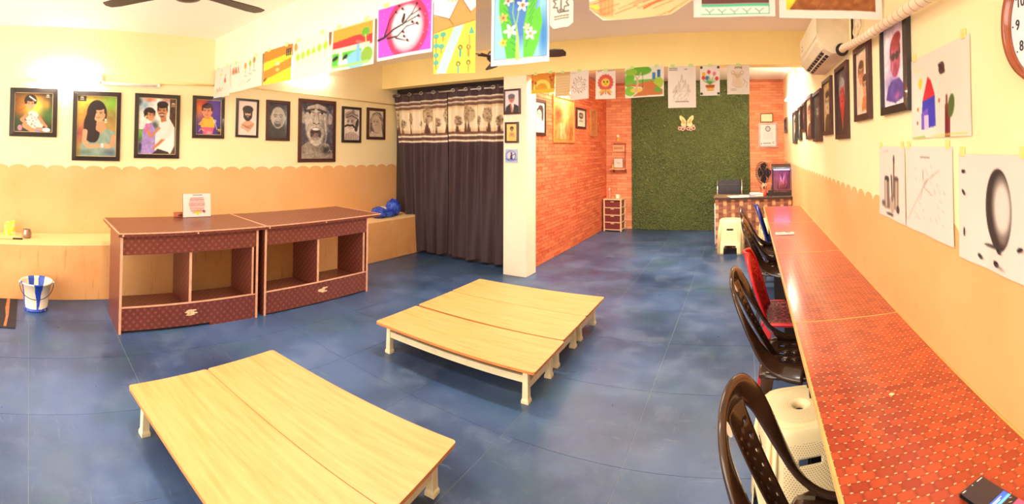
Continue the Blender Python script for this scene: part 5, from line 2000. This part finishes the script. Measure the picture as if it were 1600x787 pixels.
# profile in (-y depth, z): local X along the wall
prof = [(0, 0), (-.11, .0), (-.165, .03), (-.195, .075), (-.205, .12), (-.205, .27), (-.18, .29), (0, .29)]
MB().prism([(y, z) for y, z in prof], -.45, .45, 'X').build('body', acw, ac, bevel=.004)
MB().prism([(-.206, .115), (-.21, .13), (-.21, .268), (-.206, .272)], -.448, .448, 'X').build('front_panel', acw, ac)
vent = MB().hexa([(-.40, -.112, .0), (.36, -.112, .0), (.36, -.196, .072), (-.40, -.196, .072)], [(-.40, -.110, .012), (.36, -.110, .012), (.36, -.190, .084), (-.40, -.190, .084)])
vent = MB()
P0, P1 = Vector((0, -.113, .0005)), Vector((0, -.163, .028))
vent.add([(-.40, P0.y, P0.z), (.36, P0.y, P0.z), (.36, P1.y, P1.z), (-.40, P1.y, P1.z), (-.40, P0.y - .001, P0.z - .002), (.36, P0.y - .001, P0.z - .002), (.36, P1.y - .001, P1.z - .002), (-.40, P1.y - .001, P1.z - .002)],
         [(0, 1, 2, 3), (7, 6, 5, 4), (0, 4, 5, 1), (1, 5, 6, 2), (2, 6, 7, 3), (3, 7, 4, 0)])
vt = vent.build('air_outlet', dark_hole, ac)
for k in range(9):
    x = -.38 + .0925 * k
    MB().add([(x - .003, P0.y, P0.z - .004), (x + .003, P0.y, P0.z - .004), (x + .003, P1.y, P1.z - .004), (x - .003, P1.y, P1.z - .004),
              (x - .003, P0.y, P0.z), (x + .003, P0.y, P0.z), (x + .003, P1.y, P1.z), (x - .003, P1.y, P1.z)],
             [(0, 1, 2, 3), (7, 6, 5, 4), (0, 4, 5, 1), (1, 5, 6, 2), (2, 6, 7, 3), (3, 7, 4, 0)]).build('louver', acw, vt)
m_ = (P0 + P1) / 2
MB().box(-.40, .36, m_.y - .005, m_.y + .003, m_.z - .007, m_.z).build('middle_bar', acw, vt)
MB().prism([(-.166, .031), (-.198, .078), (-.203, .076), (-.171, .027)], -.42, .40, 'X').build('flap', acw, ac)
for q in (.16, .19):
    MB().box(-.30, -.296, -.2125, -.2095, q, q + .012).build('indicator', dark_hole, ac)

pm, nt, bs = new_mat('wrapped_pipe_tape')
v, p = objcoord(nt)
f = mth(nt, 'FRACT', mth(nt, 'MULTIPLY_ADD', p[0], 16., mth(nt, 'MULTIPLY', p[2], 6.)))
nt.links.new(mixc(nt, mth(nt, 'GREATER_THAN', f, .86), rgb(240, 218, 184), rgb(206, 166, 128)), bs.inputs['Base Color'])
bs.inputs['Roughness'].default_value = .6
pp = thing('insulated_pipe', 'white tape-wrapped air conditioner pipe sloping along the right wall', 'pipe', (XR(2.8), 2.80, 2.105), RZ_R)
MB().tube(catmull([(.0, -.05, .0), (.10, -.055, -.007), (.4, -.058, -.044), (.8, -.058, -.074), (1.3, -.058, -.107), (2.2, -.058, -.16)], 5), .024, 12).build('wrapping', pm, pp, True)
MB().lathe([(.040, -.004), (.042, .004), (.034, .008)], 18, (-.018, -.05, .0), 'X').build('rubber_collar', dark_hole, pp, True)
sk = thing('cable_coil', 'coil of white cable on a round socket beside the air conditioner', 'cable', (XR(2.53), 2.53, 2.205), RZ_R)
MB().lathe([(.03, 0), (.03, .02), (.02, .028)], 18, (0, 0, 0), 'Y').build('socket', acw, sk, True)
MB().tube([(.075 * math.cos(q / 24 * 2 * PI), -.02 - .004 * math.sin(q), -.02 + .06 * math.sin(q / 24 * 2 * PI)) for q in range(24)], .007, 7, True).build('cable_loop', acw, sk, True)
MB().tube([(-.17, -.008, -.1), (-.17, -.008, .35)], .007, 7).build('cable', dark_hole, sk, True)

cm = simple('cream_conduit', rgb(242, 218, 150), .5, .03)
tag(MB().tube([(XL + .012, 1.40, 2.15), (XL + .012, 2.05, 2.17)], .011, 8).build('conduit', cm, None, True), 'cream conduit running from the unlit tube light to the near beam', 'conduit')
tag(MB().tube([(XL + .010, 2.32, 2.18), (XL + .010, 4.99, 2.125)], .008, 8).build('conduit', cm, None, True), 'thin cream conduit along the left wall above the drawings of faces', 'conduit')
t = thing('junction_box', 'small round junction box at the end of the lit tube light', 'junction box', (XL, .745, 2.165), RZ_L)
MB().lathe([(.035, 0), (.035, .02), (.03, .026)], 18, (0, 0, 0), 'Y').build('box', acw, t, True)
MB().lathe([(.004, .026), (.004, .029)], 8, (0, 0, 0), 'Y').build('screw', dark_hole, t)

# ------------------------------------------------------------------ wall clock
ck = thing('wall_clock', 'round wall clock with a brown rim at the right edge', 'clock', (XR(.81), .81, 1.785), RZ_R)
rim_m = simple('brown_clock_rim', rgb(150, 70, 34), .25, .1, coat=.5)
MB().lathe([(.150, 0), (.156, .012), (.158, .030), (.150, .044), (.140, .040), (.138, .022)], 56, (0, 0, 0), 'Y', cap=False).build('rim', rim_m, ck, True)
MB().lathe([(.139, .004), (.139, .020)], 56, (0, 0, 0), 'Y').build('dial', simple('clock_dial', rgb(238, 232, 234), .4), ck)
ink = simple('black_ink', rgb(24, 22, 24), .5)


def text_mesh(name, s, size, mat, parent, loc, rot=(PI / 2, 0, 0), depth=.0006):
    cu = bpy.data.curves.new(name, 'FONT')
    cu.body, cu.size, cu.align_x, cu.align_y, cu.extrude = s, size, 'CENTER', 'CENTER', depth
    tmp = bpy.data.objects.new(name + '_tmp', cu)
    COL.objects.link(tmp)
    me = bpy.data.meshes.new_from_object(tmp.evaluated_get(bpy.context.evaluated_depsgraph_get()))
    bpy.data.objects.remove(tmp)
    me.materials.clear()
    me.materials.append(mat)
    o = bpy.data.objects.new(name, me)
    o.location, o.rotation_euler = loc, rot
    COL.objects.link(o)
    if parent:
        o.parent = parent
    return o


for k in range(1, 13):
    an = PI / 2 - 2 * PI * k / 12
    text_mesh('numeral', str(k), .036, ink, ck, (.108 * math.cos(an), -.0212, .108 * math.sin(an)))
    MB().lathe([(.0022, .020), (.0022, .0214)], 8, (.130 * math.cos(an), 0, .130 * math.sin(an)), 'Y').build('hour_dot', ink, ck)
MB().prism([(-.004, -.01), (.004, -.01), (.002, .065), (-.002, .065)], -.0235, -.0225).build('hour_hand', ink, ck).rotation_euler = (0, 1.1, 0)
MB().prism([(-.003, -.014), (.003, -.014), (.0015, .095), (-.0015, .095)], -.0255, -.0245).build('minute_hand', ink, ck).rotation_euler = (0, .5, 0)

# ------------------------------------------------------------------ butterfly sign on the grass panel
sg = thing('butterfly_sign', 'cream butterfly sign with pink lettering on the grass panel', 'sign', (-1.005, YF - .046, 1.90))
wing = simple('butterfly_cream', rgb(240, 212, 150), .5)
wing2 = simple('butterfly_orange', rgb(226, 160, 96), .5)
pink = simple('sign_pink', rgb(238, 186, 172), .5)
for s in (-1, 1):
    w_ = MB().prism([(s * .004, -.02), (s * .006, .062), (s * .05, .125), (s * .10, .165), (s * .128, .155), (s * .126, .10), (s * .09, .05), (s * .105, .0), (s * .08, -.05), (s * .03, -.035)], -.010, 0).build('wing', wing, sg)
    MB().prism([(s * .02, .03), (s * .05, .08), (s * .09, .11), (s * .08, .05), (s * .06, .01)], -.013, -.0102).build('wing_marking', wing2, w_)
MB().tube([(0, -.014, -.03), (0, -.014, .05)], [.006, .009], 8).build('body', simple('butterfly_body', rgb(96, 62, 40), .5), sg, True)


def glyph(name, paths, r=.0105):
    m = MB()
    for P in paths:
        m.tube([(x, -.010, z) for x, z in P], r, 6)
    return m.build(name, pink, sg, True)


def arc(cx, cz, r, a0, a1, n=10, sx=1.):
    return [(cx + r * sx * math.cos(math.radians(a0 + (a1 - a0) * k / n)), cz + r * math.sin(math.radians(a0 + (a1 - a0) * k / n))) for k in range(n + 1)]


glyph('lettering', [arc(-.125, -.07, .024, 40, 380), [(-.15, -.045), (-.09, -.045)], arc(-.07, -.08, .026, 60, 400), arc(-.07, -.04, .014, 0, 300), [(-.045, -.09), (-.03, -.05), (-.015, -.09)], arc(-.03, -.045, .012, 0, 360)])
glyph('lettering', [arc(.03, -.075, .024, 30, 390), arc(.075, -.085, .022, 0, 330), [(.05, -.05), (.10, -.05)], arc(.125, -.065, .026, 20, 380), arc(.125, -.025, .014, -60, 240)])

# ------------------------------------------------------------------ shelf, bulb, drawers in the brick corner
bulb = thing('wall_bulb', 'small round bulb with yellow holder above the wall shelf', 'lamp', (-2.285, YF - .004, 1.705))
MB().lathe([(.018, 0), (.02, .02), (.014, .035)], 14, (0, 0, -.02), 'Y').build('holder', simple('yellow_plastic', rgb(236, 196, 40), .4), bulb, True)
MB().lathe([(.004, -.03), (.022, -.022), (.03, 0), (.022, .022), (.004, .03)], 16, (0, -.05, .0)).build('globe', simple('bulb_glass', rgb(246, 240, 214), .2), bulb, True)
MB().prism([(-.016, -.09), (.016, -.09), (.02, -.02), (-.012, -.02)], -.03, -.022).build('tag', simple('yellow_plastic', rgb(236, 196, 40), .4), bulb)

shelf_m = simple('reddish_shelf_wood', rgb(170, 84, 56), .5, .1)
tan = simple('tan_board', rgb(226, 176, 130), .6, .08)
sh = thing('wall_shelf', 'little reddish wall shelf with boards on the far brick wall', 'shelf', (-2.27, YF - .002, 1.09))
MB().box(-.15, .13, -.14, 0, 0, .022).build('shelf_board', tan, sh)
for x in (-.11, .12):
    MB().prism([(0, 0), (-.11, 0), (0, -.07)], x, x + .016, 'X').build('bracket', shelf_m, sh)
MB().box(.105, .121, -.03, 0, .022, .47).build('side_post', shelf_m, sh)
MB().box(-.11, .13, -.028, 0, .455, .49).build('top_rail', shelf_m, sh)
nb = MB().box(-.12, .10, -.024, 0, .33, .45).build('name_board', tan, sh)
gm_ = MB()
for k in range(5):
    cx = -.085 + .036 * k
    gm_.tube([(x, -.026, z) for x, z in arc(cx, .39, .014, 30, 360, 8)], .004, 5).tube([(cx - .012, -.026, .415), (cx + .016, -.026, .415)], .004, 5)
gm_.build('carved_lettering', shelf_m, nb)
cb = thing('canvas_card', 'small white framed card standing on the wall shelf', 'card', (-2.275, YF - .06, 1.1125))
MB().box(-.09, .09, -.006, .006, 0, .19).build('frame', shelf_m, cb)
sheet('card_print', Art(20, 20, 'f4ece4').ell(.4, .5, .12, .1, 'c8a8a0', soft=.8).ell(.6, .5, .1, .12, 'b0a8b8', soft=.8).ell(.3, .3, .03, .03, '606060').ell(.7, .7, .03, .03, '806060'), .165, .165, cb, lambda u, v: (0, 0, .097), y=-.008)
fg = thing('brass_figurine', 'small brass figurine beside the card on the wall shelf', 'figurine', (-2.385, YF - .07, 1.1125))
brass = simple('brass', rgb(214, 160, 70), .35, .1, metal=.4)
MB().lathe([(.028, 0), (.028, .012), (.018, .016), (.022, .035), (.012, .055), (.016, .07), (.004, .085)], 14).build('body', brass, fg, True)

dw = thing('drawer_unit', 'plastic drawer unit with four maroon drawers in a cream frame', 'drawer unit', (-2.32, 7.99, 0))
crm = simple('cream_unit_plastic', rgb(244, 204, 160), .4, .05)
mar = simple('maroon_drawer_plastic', rgb(126, 52, 52), .4, .06)
for sx in (-1, 1):
    for sy in (-1, 1):
        MB().box(sx * .155 - .012, sx * .155 + .012, sy * .14 - .012, sy * .14 + .012, 0, .555).build('post', crm, dw)
MB().box(-.172, .172, -.158, .158, .552, .574).build('top', crm, dw, bevel=.004)
for k in range(4):
    z = .035 + .13 * k
    MB().box(-.165, .165, -.157, -.142, z - .014, z).box(.143, .166, -.15, .15, z - .014, z).box(-.166, -.143, -.15, .15, z - .014, z).build('rail', crm, dw)
    d = MB().hexa([(-.135, -.145, z + .002), (.135, -.145, z + .002), (.135, .13, z + .002), (-.135, .13, z + .002)], [(-.142, -.152, z + .108), (.142, -.152, z + .108), (.142, .135, z + .108), (-.142, .135, z + .108)]).build('drawer', mar, dw)
    MB().box(-.03, .03, -.166, -.15, z + .095, z + .109).build('handle', crm, d)
bo = thing('spray_bottle', 'slim pinkish bottle standing on the drawer unit', 'bottle', (-2.40, 7.93, .574))
MB().lathe([(.03, 0), (.032, .01), (.032, .08), (.012, .11), (.010, .14)], 16).build('bottle', simple('pink_bottle', rgb(226, 132, 108), .3), bo, True)
MB().lathe([(.012, .14), (.012, .17), (.004, .20)], 12).build('cap', simple('white_cap', rgb(240, 226, 206), .4), bo, True)
cu = thing('white_mug', 'white mug beside the bottle on the drawer unit', 'mug', (-2.25, 7.93, .574))
MB().lathe([(.034, 0), (.038, .01), (.04, .075), (.036, .075), (.034, .012)], 18).build('cup', simple('white_glaze', rgb(246, 232, 206), .25), cu, True)
MB().tube([(.038, 0, .06), (.06, 0, .055), (.06, 0, .025), (.038, 0, .02)], .006, 7).build('handle', MATS['white_glaze'], cu, True)
bx = tag(MB().box(-2.345, -2.30, 7.90, 7.95, .574, .62).build('small_carton', simple('orange_carton', rgb(230, 150, 96), .6), None, bevel=.002), 'small orange carton between the bottle and the mug', 'carton')

# ------------------------------------------------------------------ on the reception counter
TC = .7435
aq = thing('aquarium', 'dark aquarium with purple light at the right end of the counter', 'aquarium', (.585, 6.99, TC))
blk = simple('black_plastic', rgb(40, 34, 40), .35)
MB().box(-.14, .145, -.12, .12, 0, .05).build('base', blk, aq)
for x in (-.135, .14):
    MB().box(x - .006, x + .006, -.12, -.106, .05, .40).build('frame_post', blk, aq)
    MB().box(x - .006, x + .006, .106, .12, .05, .40).build('frame_post', blk, aq)
MB().prism([(-.125, .40), (.125, .40), (.125, .46), (.06, .475), (-.10, .43)], -.146, .15, 'X').build('lid', blk, aq)
MB().box(-.12, .12, -.08, -.05, .385, .398).build('light_strip', simple('purple_lamp', (.5, .3, 1), .4, 0, emit=(.45, .28, 1.0), estr=5.), aq)
glm, nt, bs = new_mat('tank_glass')
bs.inputs['Transmission Weight'].default_value = 1.
bs.inputs['Roughness'].default_value = .02
bs.inputs['IOR'].default_value = 1.05
bs.inputs['Base Color'].default_value = (.95, .9, .95, 1)
MB().box(-.13, .135, -.117, -.113, .05, .40).build('glass', glm, aq)
MB().box(-.13, .135, .10, .104, .05, .40).build('back_poster', simple('tank_backdrop', rgb(150, 88, 96), .5, .25, scale=9), aq)
MB().box(-.13, .135, -.11, .10, .05, .085).build('gravel', simple('tank_gravel', rgb(130, 84, 70), .8, .3, scale=60), aq)
pl = MB()
for k in range(9):
    x = random.uniform(-.08, .1)
    pl.tube([(x, .03, .08), (x + .02, .03, .2), (x + random.uniform(.0, .06), .03, random.uniform(.24, .34))], [.005, .005, .002], 5)
pl.build('water_plants', simple('tank_plant', rgb(206, 140, 140), .5, .2), aq, True)
area_light('aquarium_lamp', (.58, 6.93, TC + .385), (0, 0, 0), .24, .05, 1.0, (.6, .4, 1.0))

fn = thing('table_fan', 'dark round table fan standing next to the aquarium', 'fan', (.325, 7.10, TC), -.95)
MB().lathe([(.085, 0), (.085, .015), (.03, .03), (.014, .05)], 22).build('base', blk, fn, True)
MB().tube([(0, 0, .04), (0, 0, .26)], .013, 10).build('stand', blk, fn, True)
MB().lathe([(.05, 0), (.05, .07), (.03, .10)], 18, (0, .10, .34), 'Y').build('motor', blk, fn, True)
gr = MB()
for q in range(4):
    r_ = .05 + .04 * q
    yy = -.035 - .02 * (1 - (q / 3) ** 2)
    gr.tube([(r_ * math.cos(2 * PI * k / 32), yy, .34 + r_ * math.sin(2 * PI * k / 32)) for k in range(32)], .004, 5, True)
for k in range(28):
    an = 2 * PI * k / 28
    gr.tube([(.03 * math.cos(an), -.055, .34 + .03 * math.sin(an)), (.17 * math.cos(an), -.035, .34 + .17 * math.sin(an)), (.165 * math.cos(an), .02, .34 + .165 * math.sin(an)), (.04 * math.cos(an), .05, .34 + .04 * math.sin(an))], .0025, 4)
gr.build('grille', blk, fn)
for k in range(4):
    an = 2 * PI * k / 4
    pts = [(.03, -.6), (.14, -.6), (.155, -.2), (.15, .3), (.12, .7), (.03, .6)]
    poly = [(r_ * math.cos(an + b), .34 + r_ * math.sin(an + b)) for r_, b in pts]
    MB().prism(poly, -.012, -.008).build('blade', simple('smoky_blade', rgb(46, 36, 38), .5), fn)
pc = thing('pen_cup', 'red pen cup full of brushes and scissors on the counter', 'pen holder', (.30, 6.86, TC))
MB().lathe([(.042, 0), (.045, .005), (.047, .10), (.041, .10), (.04, .01)], 18).build('cup', simple('red_cup', rgb(214, 80, 58), .4), pc, True)
for k in range(6):
    an = k * 1.05
    b = (.02 * math.cos(an), .02 * math.sin(an), .02)
    e = (.05 * math.cos(an), .045 * math.sin(an), .15 + .02 * (k % 3))
    MB().tube([b, e], .004, 6).build('brush', [blk, tan, mar][k % 3], pc)
for s in (-1, 1):
    MB().tube([(.012 + s * .016 + .014 * math.cos(2 * PI * q / 12), 0, .17 + .02 * math.sin(2 * PI * q / 12)) for q in range(12)], .004, 6, True).build('scissor_handle', acw, pc)
pk = thing('phone_stand', 'dark pen stand beside the red pen cup', 'pen holder', (.40, 6.85, TC))
MB().box(-.03, .03, -.03, .03, 0, .09).build('box', blk, pk, bevel=.003)
MB().tube([(.01, 0, .05), (.03, 0, .17)], .005, 6).build('pen', blk, pk)
paperw = simple('white_paper', rgb(244, 232, 218), .7)
bluep = simple('blue_cover', rgb(88, 98, 190), .5)
for k, (x, y, w, h, rz, m, lab) in enumerate((
        (-.12, 6.86, .21, .29, .3, paperw, 'loose white sheet lying on the left part of the counter'),
        (.01, 6.90, .21, .29, -.25, paperw, 'loose white sheet overlapping the middle of the counter'))):
    o = MB().box(-w / 2, w / 2, -h / 2, h / 2, 0, .0012).build('loose_sheet', m)
    o.location, o.rotation_euler = (x, y, TC + .0004 + .0016 * k), (0, 0, rz)
    tag(o, lab, 'paper', 'papers on the counter')
for k, (dx, rz, m) in enumerate(((0, .1, bluep), (.008, -.1, paperw), (-.006, .2, bluep), (.004, 0., paperw))):
    n_ = thing('notebook', ['blue notebook at the bottom of the small pile on the counter', 'white notebook above the bottom blue one in the counter pile', 'blue notebook second from the top of the counter pile', 'white notebook on top of the counter pile'][k], 'notebook', (.19 + dx, 6.86, TC + .0135 * k), rz, 'notebooks piled on the counter')
    MB().box(-.10, .10, -.07, .07, 0, .002).box(-.10, .10, -.07, .07, .011, .013).box(-.10, -.098, -.07, .07, 0, .013).build('cover', m, n_)
    MB().box(-.097, .097, -.068, .068, .002, .011).build('pages', paperw, n_)

oc = thing('office_chair', 'black office chair with chrome side posts behind the counter', 'chair', (-.235, 7.69, 0))
chrome = simple('chrome', rgb(210, 206, 200), .2, metal=1.)
leath = simple('black_leatherette', rgb(50, 44, 52), .45, .1)
MB().box(-.19, .19, -.02, .02, .62, .935).build('backrest', leath, oc, bevel=.012)
for z in (.85,):
    MB().box(-.17, .17, -.026, -.019, z, z + .008).build('stitched_seam', simple('grey_seam', rgb(72, 66, 76), .5), oc)
for s in (-1, 1):
    MB().tube([(s * .205, -.01, .40), (s * .205, 0, .94)], .011, 8).build('side_post', chrome, oc, True)
MB().box(-.21, .21, -.42, .02, .40, .46).build('seat', leath, oc, bevel=.015)
for sx in (-1, 1):
    for y in (-.38, -.02):
        MB().tube([(sx * .19, y, 0), (sx * .19, y, .41)], .013, 8).build('leg', chrome, oc, True)

# ------------------------------------------------------------------ small things
rc = thing('remote_control', 'white remote control on the third wall desk', 'remote control', (.345, 3.86, .7465), .04)
MB().box(-.08, .08, -.024, .024, 0, .018).build('case', simple('remote_white', rgb(244, 236, 226), .35), rc, bevel=.005)
MB().box(.005, .05, -.012, .012, .018, .0188).build('display', blk, rc)
for k in range(3):
    MB().box(-.06 + .018 * k, -.05 + .018 * k, -.006, .006, .018, .0195).build('button', simple('grey_button', rgb(150, 146, 150), .5), rc)

# phone at the bottom right
a = Art(56, 112, '1c181c')
a.rect(0, .0, 1, .86, '242026').line([(.08, .07), (.2, .07)], .03, 'd8d0d0').line([(.72, .07), (.94, .07)], .03, 'd8d0d0').ell(.5, .07, .02, .02, 'c8c8c8')
a.rect(.04, .9, .96, 1.16, '3060d8').rect(.04, 1.08, .96, 1.17, '60b8f0').ell(.2, 1.02, .09, .09, '2040a0').ring(.2, 1.02, .1, .015, '90b0f0').line([(.34, .98), (.74, .98)], .025, 'd8e4fa').line([(.34, 1.03), (.62, 1.03)], .025, 'e8f0ff')
a.line([(.06, .86), (.2, .86)], .02, 'c0c0c0').line([(.08, 1.26), (.5, 1.26)], .025, 'e8e8e8').line([(.08, 1.32), (.4, 1.32)], .02, 'b0b0b0').line([(.7, 1.3), (.78, 1.34)], .02, 'c0c0c0').line([(.84, 1.2), (.9, 1.24)], .02, 'c0c0c0').rect(0, 1.42, 1, 2, 'e04868').line([(.3, 1.52), (.7, 1.52)], .06, 'f8c0c8').line([(.4, 1.62), (.6, 1.62)], .04, 'f8c0c8')
ph = thing('phone', 'black smartphone with a blue banner on its screen, on the nearest desk', 'phone', (.488, .818, .7465), 0)
ph.rotation_euler = (0, 0, .31)
MB().box(-.037, .037, -.077, .077, 0, .0095).build('case', simple('phone_black', rgb(20, 18, 22), .25), ph, bevel=.004)
s_ = sheet('screen', a, .068, .146, ph, None, SCREEN)
s_.rotation_euler = (-PI / 2, 0, 0)
s_.location = (0, 0, .0099)
tag(MB().lathe([(.006, 0), (.007, .002), (.003, .004)], 8, (.43, 1.315, .7464), sx=1.3).build('crumb', simple('cream_crumb', rgb(250, 220, 150), .6)), 'small cream crumb on the nearest red desk', 'crumb')

# bucket
bk = thing('paint_bucket', 'white bucket with blue paint drips in front of the ledge', 'bucket', (-4.055, .105, 0), 0.)
bm2, nt, bs = new_mat('bucket_with_blue_paint')
v, p = objcoord(nt)
an = mth(nt, 'ARCTAN2', p[1], p[0])
nz_ = noise(nt, v, 14, 4)
ang = mth(nt, 'ADD', an, mth(nt, 'MULTIPLY', mth(nt, 'SUBTRACT', nz_, .5), .25))
drip = mth(nt, 'LESS_THAN', mth(nt, 'ABSOLUTE', mth(nt, 'SUBTRACT', ang, .12)), mth(nt, 'MULTIPLY_ADD', p[2], .95, .05))
drip2 = mth(nt, 'LESS_THAN', mth(nt, 'ABSOLUTE', mth(nt, 'ADD', ang, 1.25)), .16)
drip3 = mth(nt, 'LESS_THAN', mth(nt, 'ABSOLUTE', mth(nt, 'SUBTRACT', mth(nt, 'ABSOLUTE', ang), 2.75)), .22)
low = mth(nt, 'MULTIPLY', mth(nt, 'LESS_THAN', p[2], .03), mth(nt, 'GREATER_THAN', nz_, .48))
allp = mth(nt, 'MAXIMUM', mth(nt, 'MAXIMUM', drip, drip2), mth(nt, 'MAXIMUM', drip3, low))
nt.links.new(mixc(nt, allp, mixc(nt, nz_, rgb(226, 206, 178), rgb(244, 230, 206)), rgb(30, 70, 178)), bs.inputs['Base Color'])
bs.inputs['Roughness'].default_value = .4
MB().lathe([(.098, .0), (.104, .012), (.100, .014), (.132, .235), (.145, .240), (.146, .252), (.136, .252), (.128, .236), (.098, .02)], 40).build('bucket', bm2, bk, True)
hb = []
for k in range(15):
    q = PI * k / 14
    hb.append((.03 + .12 * math.sin(q), -.15 * math.cos(q), .238 - .11 * math.sin(q)))
MB().tube(hb, .0035, 6).build('handle', blk, bk, True)
for s in (-1, 1):
    MB().box(-.012, .03, s * .148 - .008, s * .148 + .008, .215, .245).build('ear', MATS['cap_white'] if 'cap_white' in MATS else acw, bk)

mt = thing('floor_mat', 'dark floor mat with a tan stripe at the left edge', 'mat', (-3.94, -.36, 0))
MB().box(-.325, .325, -.3, .295, 0, .008).build('mat', simple('dark_mat', rgb(40, 30, 38), .8, .15), mt)
MB().prism([(-.32, .20), (-.1, .195), (.1, .208), (.3, .198), (.3, .222), (.05, .232), (-.32, .228)], .0082, .0096, 'Z').build('stripe', simple('tan_stripe', rgb(176, 110, 68), .7, .15), mt)

# on the ledge
ml = thing('metal_pot', 'small steel pot on the ledge above the bucket', 'pot', (-4.53, .008, ZL))
MB().lathe([(.034, 0), (.043, .01), (.048, .035), (.044, .062), (.037, .075), (.043, .086), (.039, .086), (.033, .075), (.04, .04), (.03, .006)], 24).build('body', simple('dull_steel', rgb(168, 140, 126), .3, .1, metal=.6), ml, True)
MB().lathe([(.034, .078), (.034, .079)], 20).build('dark_contents', blk, ml)
yb = thing('snack_packet', 'crumpled yellow packet leaning on the wall on the ledge', 'packet', (-4.63, -.17, ZL))
rg = random.Random(4)
m = MB()
nx, nz = 8, 9
vs = []
for side in (-1, 1):
    for j in range(nz):
        for i in range(nx):
            u, w = i / (nx - 1) * 2 - 1, j / (nz - 1)
            puff = .028 * (1 - u * u) ** .5 * math.sin(min(1, w * 1.1) * PI) ** .6 if 0 < w < 1 else 0
            vs.append((-.05 * w + side * (puff + .001) * -1 + rg.uniform(-.004, .004), u * (.062 - .012 * w) + rg.uniform(-.003, .003), w * (.135 + .01 * u)))
fs = []
for sd in range(2):
    for j in range(nz - 1):
        for i in range(nx - 1):
            b = sd * nx * nz + j * nx + i
            fs.append((b, b + 1, b + nx + 1, b + nx))
packm, nt, bs = new_mat('yellow_packet')
v, p = objcoord(nt)
f = noise(nt, v, 22, 4)
nt.links.new(mixc(nt, remap(nt, f, .56, .62), rgb(244, 206, 56), rgb(248, 224, 200)), bs.inputs['Base Color'])
bs.inputs['Roughness'].default_value = .3
m.add(vs, fs).build('packet', packm, yb, True)
kn = thing('knife', 'table knife with a black handle lying on the ledge', 'knife', (-4.44, -.13, ZL + .001), RZ_L)
MB().prism([(-.16, -.006), (0, -.009), (0, .007), (-.15, .006)], 0, .002, 'Z').build('blade', simple('knife_steel', rgb(170, 150, 110), .3, metal=.7), kn)
MB().box(0, .10, -.009, .009, 0, .014).build('handle', blk, kn, bevel=.003)

sb = thing('wooden_block', 'small brown wooden block behind the poster on the cabinets', 'block', (-4.17, 1.46, .7905))
MB().box(-.025, .025, -.062, .062, 0, .042).build('block', simple('brown_block', rgb(176, 96, 66), .6, .15), sb, bevel=.004)
MB().box(.0252, .0262, -.03, .02, .012, .024).build('dark_mark', blk, sb)

# blue plastic bag at the right end of the ledge
bg = thing('plastic_bag', 'crumpled shiny blue plastic bag at the curtain end of the ledge', 'bag', (-4.52, 4.50, ZL))
bagm, nt, bs = new_mat('blue_polythene')
v, p = objcoord(nt)
f = noise(nt, v, 16, 4, .6)
nt.links.new(mixc(nt, remap(nt, f, .35, .65), rgb(20, 44, 168), rgb(60, 104, 220)), bs.inputs['Base Color'])
bs.inputs['Roughness'].default_value = .18
bump(nt, bs, f, 1., .03)


def lump(name, c, r, seed, mat, parent):
    bm = bmesh.new()
    bmesh.ops.create_icosphere(bm, subdivisions=4, radius=1)
    rr = np.random.RandomState(seed)
    K = rr.randn(9, 3) * 3.2
    ph_ = rr.rand(9) * 6
    for v_ in bm.verts:
        co = v_.co.copy()
        d = 1 + sum(.05 * abs(math.sin(K[i] @ np.array(co) + ph_[i])) for i in range(9)) - .2
        z = co.z * d * r[2] + r[2] * .9
        v_.co = Vector((co.x * d * r[0] + c[0], co.y * d * r[1] + c[1], max(z + c[2], .001)))
    me = bpy.data.meshes.new(name)
    bm.to_mesh(me)
    bm.free()
    me.materials.append(mat)
    for p_ in me.polygons:
        p_.use_smooth = True
    o = bpy.data.objects.new(name, me)
    COL.objects.link(o)
    o.parent = parent
    return o


lump('bag_bulge', (.03, -.13, 0), (.11, .09, .075), 1, bagm, bg)
lump('bag_middle', (.02, .03, 0), (.10, .13, .05), 2, bagm, bg)
lump('bag_bulge', (-.02, .20, 0), (.10, .10, .115), 3, bagm, bg)
lump('white_wrapper', (-.09, .05, .03), (.05, .10, .05), 5, simple('white_wrap', rgb(240, 230, 226), .3), bg)
t = thing('plank', 'thin plank on the ledge under the end of the cabinet top', 'plank', (-4.36, 3.42, ZL))
MB().box(-.1, .09, -.25, .25, 0, .018).build('board', tan, t)
